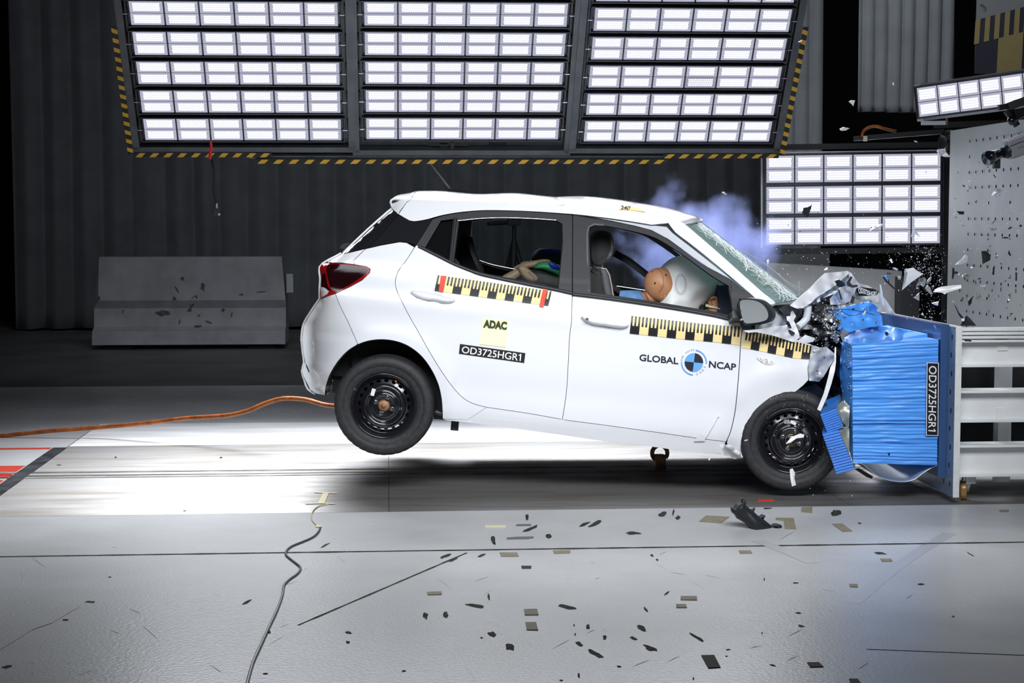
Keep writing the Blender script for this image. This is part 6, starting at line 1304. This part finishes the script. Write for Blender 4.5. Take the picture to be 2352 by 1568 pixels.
big = [
 (E, ((1575, 228), (1640, 214), (1668, 240), (1725, 272), (1620, 345), (1535, 418), (1556, 300)), -.15, m_shw, 'large white triangular splinter flying above the blue barrier'),
 (E, ((1560, 225), (1582, 222), (1584, 260), (1556, 390), (1545, 395)), -.17, m_shg, 'grey folded edge beside the large white triangular splinter'),
 (E, ((1815, 432), (1850, 400), (1890, 386), (2000, 374), (2068, 370), (2072, 398), (2030, 412), (1945, 438), (1920, 455), (1900, 440)), -.2, m_shw, 'long white leaf-shaped splinter crossing the edge of the drilled block'),
 (E, ((1355, 292), (1400, 285), (1440, 348), (1478, 405), (1462, 408), (1418, 365), (1385, 335)), -.1, m_shk, 'black and shiny splinter above the crumpled number sticker'),
 (E, ((1372, 290), (1398, 288), (1430, 340), (1412, 345)), -.12, m_chr, 'bright metal tongue on the black splinter above the bonnet'),
 (E, ((1740, 398), (1762, 378), (1790, 390), (1812, 448), (1790, 454)), -.1, m_shg, 'grey oblong splinter under the large white triangular one'),
 (E, ((1636, 482), (1668, 462), (1692, 438), (1692, 512)), -.15, m_shc, 'clear three-cornered splinter over the dark gap'),
 (E, ((1808, 532), (1866, 517), (1860, 553), (1826, 550)), -.2, m_shw, 'pale four-cornered splinter over the dark frame post'),
 (E, ((2012, 190), (2050, 150), (2108, 95), (2130, 112), (2122, 160), (2078, 180)), -.1, m_shc, 'large clear splinter in front of the drilled block'),
 (E, ((2250, 66), (2290, 64), (2336, 98), (2330, 146), (2262, 182)), -.1, m_shk, 'large black five-cornered splinter before the drilled block'),
 (E, ((2004, 543), (2020, 560), (2040, 600), (2062, 650), (2095, 668), (2072, 672), (2045, 640), (2030, 600)), -.15, m_shk, 'curved black spike above the white beams'),
 (E, ((2062, 735), (2085, 690), (2116, 643), (2150, 672), (2206, 736)), -.15, m_shk, 'black pyramid-shaped piece resting above the white beams'),
 (E, ((2075, 668), (2100, 672), (2095, 696), (2070, 690)), -.17, m_shw, 'white chip on the black pyramid-shaped piece'),
 (E, ((1662, 385), (1690, 318), (1738, 300), (1752, 318), (1745, 376), (1720, 385), (1700, 368)), -.1, m_alu, 'crumpled bright metal scrap right of the white triangle'),
 (E, ((1750, 350), (1790, 300), (1804, 296), (1795, 330), (1762, 362)), -.1, m_shc, 'clear curved splinter right of the crumpled metal scrap'),
 (E, ((1334, 363), (1348, 374), (1362, 440), (1378, 548), (1364, 552), (1344, 470)), -.12, m_shw, 'tall thin white splinter standing over the bonnet edge'),
 (E, ((1448, 214), (1480, 216), (1502, 232), (1490, 240), (1458, 228)), -.1, m_shw, 'white oval splinter left of the white triangle'),
 (E, ((1395, 258), (1440, 262), (1438, 274), (1400, 270)), -.1, m_shk, 'black bar-shaped splinter above the shiny black one'),
 (E, ((1495, 285), (1530, 295), (1520, 325), (1500, 320)), -.1, m_shc, 'small clear curl above the shiny black splinter'),
 (E, ((1426, 140), (1440, 132), (1456, 165), (1446, 176), (1432, 160)), -.1, m_shw, 'white ring-like splinter under the upright lamp panel'),
 (E, ((318, 150), (335, 140), (340, 160), (326, 192)), .3, m_shw, 'white drop-shaped splinter over the windscreen'),
 (E, ((834, 235), (862, 208), (880, 240)), .1, m_shc, 'clear triangle over the folded bonnet'),
 (E, ((1180, 640), (1205, 598), (1215, 612), (1196, 650)), -.3, m_shw, 'white strip before the torn blue cover'),
 (E, ((1380, 795), (1400, 788), (1418, 812), (1400, 830), (1385, 822)), -.4, m_shk, 'black five-cornered chip on the top of the blue barrier'),
 (E, ((1275, 755), (1300, 750), (1302, 764), (1280, 770)), -.4, m_shk, 'small black chip on the torn blue cover'),
 (E, ((1820, 735), (1835, 738), (1850, 765), (1838, 768)), -.4, m_shw, 'white splinter before the dark blue backing'),
 (E, ((2095, 862), (2145, 862), (2165, 872), (2155, 880), (2100, 876)), -.5, m_shk, 'black flat splinter before the top beam'),
 (E, ((75, 685), (92, 672), (108, 678), (90, 692)), -.45, m_shw, 'tiny white splinter before the mirror glass'),
 (F6, ((1405, 1015), (1415, 1022), (1430, 1018), (1425, 1045), (1412, 1040)), -.42, m_shk, 'black star-shaped chip low before the blue barrier'),
 (F6, ((488, 938), (540, 878), (620, 845), (656, 856), (650, 880), (602, 878), (535, 925)), -.40, m_shw, 'white curved splinter before the front wheel hub'),
 (F6, ((638, 818), (655, 796), (690, 845), (668, 862)), -.38, m_shg, 'grey shiny chip above the white curved splinter at the hub'),
 (F6, ((525, 1168), (552, 1160), (572, 1200), (568, 1245), (582, 1308), (545, 1320), (530, 1240)), -.42, m_shw, 'white strap with two holes falling before the front tyre'),
 (F6, ((466, 735), (480, 718), (520, 725), (532, 750), (518, 764), (480, 755)), -.38, m_shc, 'clear oval chip on the upper rim of the front wheel'),
 (F6, ((116, 905), (145, 898), (147, 906), (118, 914)), -.4, m_shw, 'thin white sliver at the rear of the front tyre'),
 (H8, ((150, 642), (178, 640), (200, 628), (212, 616), (206, 650), (190, 690), (188, 716), (165, 710), (138, 682)), .5, m_shk, 'ragged black scrap before the upright lamp panel'),
 (H8, ((638, 822), (660, 790), (700, 768), (745, 764), (735, 785), (700, 800), (665, 808)), .5, m_shc, 'curved clear splinter before the upright lamp panel'),
 (H8, ((955, 862), (972, 792), (995, 820), (1028, 868), (1000, 850), (985, 830), (970, 862)), .5, m_shw, 'arrow-shaped white splinter before the upright lamp panel'),
 (H8, ((1556, 556), (1575, 520), (1600, 500), (1636, 508), (1632, 530), (1600, 545)), .2, m_shc, 'clear bent splinter high before the drilled block'),
 (H8, ((418, 54), (450, 38), (494, 48), (466, 64), (430, 66)), .5, m_shw, 'bluish white oval chip high over the upright lamp panel'),
 (H8, ((975, 140), (1000, 144), (1006, 156), (985, 150)), .5, m_shw, 'white sliver above the upright lamp panel'),
 (H8, ((1262, 1175), (1266, 1095), (1280, 1095), (1278, 1120), (1306, 1122), (1306, 1138), (1278, 1138), (1272, 1178)), -.1, m_shk, 'black cross-shaped splinter at the edge of the drilled block'),
 (H8, ((1566, 1145), (1570, 1088), (1582, 1088), (1580, 1148)), -.1, m_shk, 'upright black stick-like splinter before the middle of the drilled block'),
 (H8, ((1382, 1345), (1405, 1318), (1428, 1302), (1415, 1325), (1410, 1360), (1388, 1382)), -.1, m_shk, 'black bent splinter above the curved black spike'),
 (H8, ((1436, 1330), (1480, 1290), (1520, 1325), (1512, 1330), (1478, 1300), (1450, 1332)), -.1, m_shc, 'clear roof-shaped sliver low before the drilled block'),
 (H8, ((1300, 670), (1355, 672), (1350, 695), (1310, 692)), 0, m_shk, 'black oblong splinter at the left edge of the drilled block'),
 (H8, ((1265, 695), (1290, 676), (1296, 682), (1272, 700)), 0, m_shw, 'thin white splinter beside the black oblong one'),
 (H8, ((1560, 768), (1572, 735), (1584, 725), (1580, 750)), 0, m_shk, 'black dagger-like splinter in the middle of the drilled block'),
 (H8, ((1632, 872), (1660, 862), (1688, 866), (1680, 874)), 0, m_shk, 'flat black splinter right of the clear oblong one'),
 (H8, ((1680, 802), (1700, 786), (1718, 790), (1695, 806)), 0, m_shk, 'black hooked splinter near the right edge of the view'),
 (H8, ((1536, 800), (1580, 796), (1586, 815), (1545, 815)), 0, m_shc, 'clear oblong splinter in the middle of the drilled block'),
 (H8, ((1750, 816), (1768, 810), (1782, 840), (1770, 852), (1755, 838)), 0, m_shw, 'white rounded splinter near the right edge of the view'),
 (H8, ((1675, 660), (1690, 662), (1724, 692), (1715, 696)), 0, m_shw, 'long white needle before the drilled block'),
 (H8, ((1738, 1190), (1740, 1130), (1752, 1130), (1750, 1192)), -.1, m_shk, 'upright black stick at the right edge of the drilled block'),
 (H8, ((1682, 985), (1692, 968), (1708, 1000), (1698, 1006)), -.1, m_shk, 'small black slanted chip right of the five-cornered one'),
 (H8, ((1366, 1142), (1390, 1146), (1384, 1162), (1370, 1156)), -.1, m_shk, 'small black chip right of the cross-shaped one'),
 (H8, ((1110, 1362), (1165, 1346), (1150, 1378)), -.2, m_shw, 'white triangular chip low over the dark frame post'),
 (H8, ((1485, 1230), (1515, 1225), (1505, 1242)), -.1, m_shw, 'white chip low before the drilled block'),
 (G7, ((828, 882), (850, 870), (884, 872), (868, 922), (850, 900)), 2, m_shw, 'white triangular chip left of the bunched grey curtain'),
 (G7, ((1962, 48), (1985, 30), (2028, 74), (2022, 96), (2000, 108)), 2, m_shw, 'white oblong chip over the striped banner'),
 (G7, ((1204, 716), (1220, 714), (1224, 740), (1210, 740)), 2, m_shw, 'tiny white chip before the bunched grey curtain'),
 (G7, ((390, 362), (424, 350), (428, 358), (394, 371)), 2, m_shw, 'white stick-like chip beside the right lamp panel'),
 (C, ((1482, 8), (1500, 2), (1528, 26), (1515, 30)), .5, m_shw, 'white chip in the air over the windscreen'),
 (D, ((1358, 1240), (1370, 1218), (1376, 1220), (1374, 1242)), -.35, m_shw, 'white chip falling under the sill of the car'),
 (K, ((915, 380), (922, 360), (930, 382), (924, 402)), -.55, m_shk, 'small black splinter falling before the runway edge'),
]
for b in big: shard(*b[:5])
def small(n, box, f, y, m, label, group, smin=4, smax=14):
    for i in range(n):
        cx, cy = rnd.uniform(box[0], box[2]), rnd.uniform(box[1], box[3]); r = rnd.uniform(smin, smax); a = rnd.uniform(0, 6.28); el = rnd.uniform(.3, .9); k = rnd.randint(3, 5); pts = []
        for j in range(k):
            t = 6.283 * j / k; x, z = r * math.cos(t), r * el * math.sin(t) * rnd.uniform(.6, 1.2); pts.append((cx + x * math.cos(a) - z * math.sin(a), cy + x * math.sin(a) + z * math.cos(a)))
        shard(f, pts, y + rnd.uniform(-.15, .15), m, label, group=group, tilt=.02)
small(42, (1270, 300, 1800, 1480), H8, 0, m_shk, 'small black splinter flying before the grey drilled block', 'small black splinters before the drilled block', 4, 15)
small(20, (1270, 300, 1800, 1480), H8, 0, m_shw, 'small white splinter flying before the grey drilled block', 'small white splinters before the drilled block', 4, 12)
small(14, (20, 250, 1180, 930), H8, .6, m_shk, 'small dark splinter flying before the upright lamp panel', 'small dark splinters before the lamp panel', 4, 11)
small(12, (880, 480, 1320, 740), E, -.35, m_shk, 'small black splinter over the torn blue cover', 'small black splinters over the torn cover', 6, 15)
small(10, (700, 900, 1000, 1300), E, -.4, m_shk, 'small black splinter over the torn front wing', 'small black splinters over the torn wing', 5, 14)
small(12, (1330, 250, 1950, 700), E, -.1, m_shw, 'small white splinter over the dark gap behind the barrier', 'small white splinters over the dark gap', 5, 14)
du = MB()
def dust(n, fx, fy, f, y0, y1, rmin=1.0, rmax=3.2):
    for i in range(n):
        c = Vector(P(*f(fx(), fy()), rnd.uniform(y0, y1))); r = rnd.uniform(rmin, rmax) / 400 * rnd.choice((.35, .5, .5, .8)); d = [Vector((rnd.gauss(0, 1), rnd.gauss(0, 1), rnd.gauss(0, 1))).normalized() * r for _ in range(4)]
        du.add([c + v for v in d], [(0, 1, 2), (0, 2, 3), (0, 3, 1), (1, 3, 2)])
g_ = rnd.gauss; u_ = rnd.uniform
dust(420, lambda: g_(1760, 110), lambda: g_(150, 120), E, -.3, .3); dust(220, lambda: u_(300, 1900), lambda: u_(40, 330), E, -.3, .5); dust(260, lambda: g_(1780, 80), lambda: u_(200, 700), E, -.3, .3)
dust(140, lambda: u_(600, 1000), lambda: u_(450, 950), E, -.4, -.1); dust(90, lambda: u_(300, 700), lambda: u_(480, 900), F6, -.42, -.3); dust(80, lambda: u_(700, 1250), lambda: u_(950, 1420), F6, -.45, -.2)
dust(60, lambda: u_(980, 1080), lambda: u_(900, 1430), E, -.42, -.36); dust(120, lambda: u_(1260, 1800), lambda: u_(300, 1480), H8, -.3, .3); dust(60, lambda: u_(1500, 2300), lambda: u_(300, 1000), C, -.3, .6); dust(40, lambda: u_(1300, 2300), lambda: u_(0, 700), C, .3, 1.2)
tag(du.build('glass_dust', mat('glass_dust', (0.85, 0.88, 0.92), rough=0.3, coat=0.5)), 'fine glass splinters sprayed around the point of impact', 'glass splinters', kind='stuff')
# ================================================================== smoke from the airbags, rising beyond the car
sm = P(1610, 585, 2.35)
def smoke_mat():
    m = bpy.data.materials.new('airbag_smoke'); m.use_nodes = True; nt = m.node_tree; nt.nodes.clear()
    o = nt.nodes.new('ShaderNodeOutputMaterial'); vp = nt.nodes.new('ShaderNodeVolumePrincipled'); tc = nt.nodes.new('ShaderNodeTexCoord')
    ln = nt.nodes.new('ShaderNodeVectorMath'); ln.operation = 'LENGTH'; mp = nt.nodes.new('ShaderNodeMapping'); mp.inputs['Scale'].default_value = (1 / .98, 1 / .55, 1 / .85)
    nt.links.new(tc.outputs['Object'], mp.inputs[0]); nt.links.new(mp.outputs[0], ln.inputs[0])
    n = nt.nodes.new('ShaderNodeTexNoise'); n.inputs['Scale'].default_value = 3.2; n.inputs['Detail'].default_value = 7; n.inputs['Roughness'].default_value = .62; nt.links.new(tc.outputs['Object'], n.inputs['Vector'])
    fall = nt.nodes.new('ShaderNodeMapRange'); fall.inputs[1].default_value = 1.0; fall.inputs[2].default_value = .15; fall.inputs[3].default_value = -.42; fall.inputs[4].default_value = .12; nt.links.new(ln.outputs['Value'], fall.inputs[0])
    ad = nt.nodes.new('ShaderNodeMath'); ad.operation = 'ADD'; nt.links.new(n.outputs['Fac'], ad.inputs[0]); nt.links.new(fall.outputs[0], ad.inputs[1])
    mr = nt.nodes.new('ShaderNodeMapRange'); mr.inputs[1].default_value = .36; mr.inputs[2].default_value = .68; mr.inputs[3].default_value = 0; mr.inputs[4].default_value = 4.2; nt.links.new(ad.outputs[0], mr.inputs[0])
    nt.links.new(mr.outputs[0], vp.inputs['Density']); vp.inputs['Color'].default_value = (0.40, 0.46, 0.86, 1); vp.inputs['Anisotropy'].default_value = .1
    nt.links.new(vp.outputs[0], o.inputs['Volume']); return m
o = MB().ball((0, 0, 0), (.98, .55, .85), n=14).build('smoke', smoke_mat()); o.location = sm; tag(o, 'bluish airbag smoke drifting up behind the windscreen', 'smoke', kind='stuff')
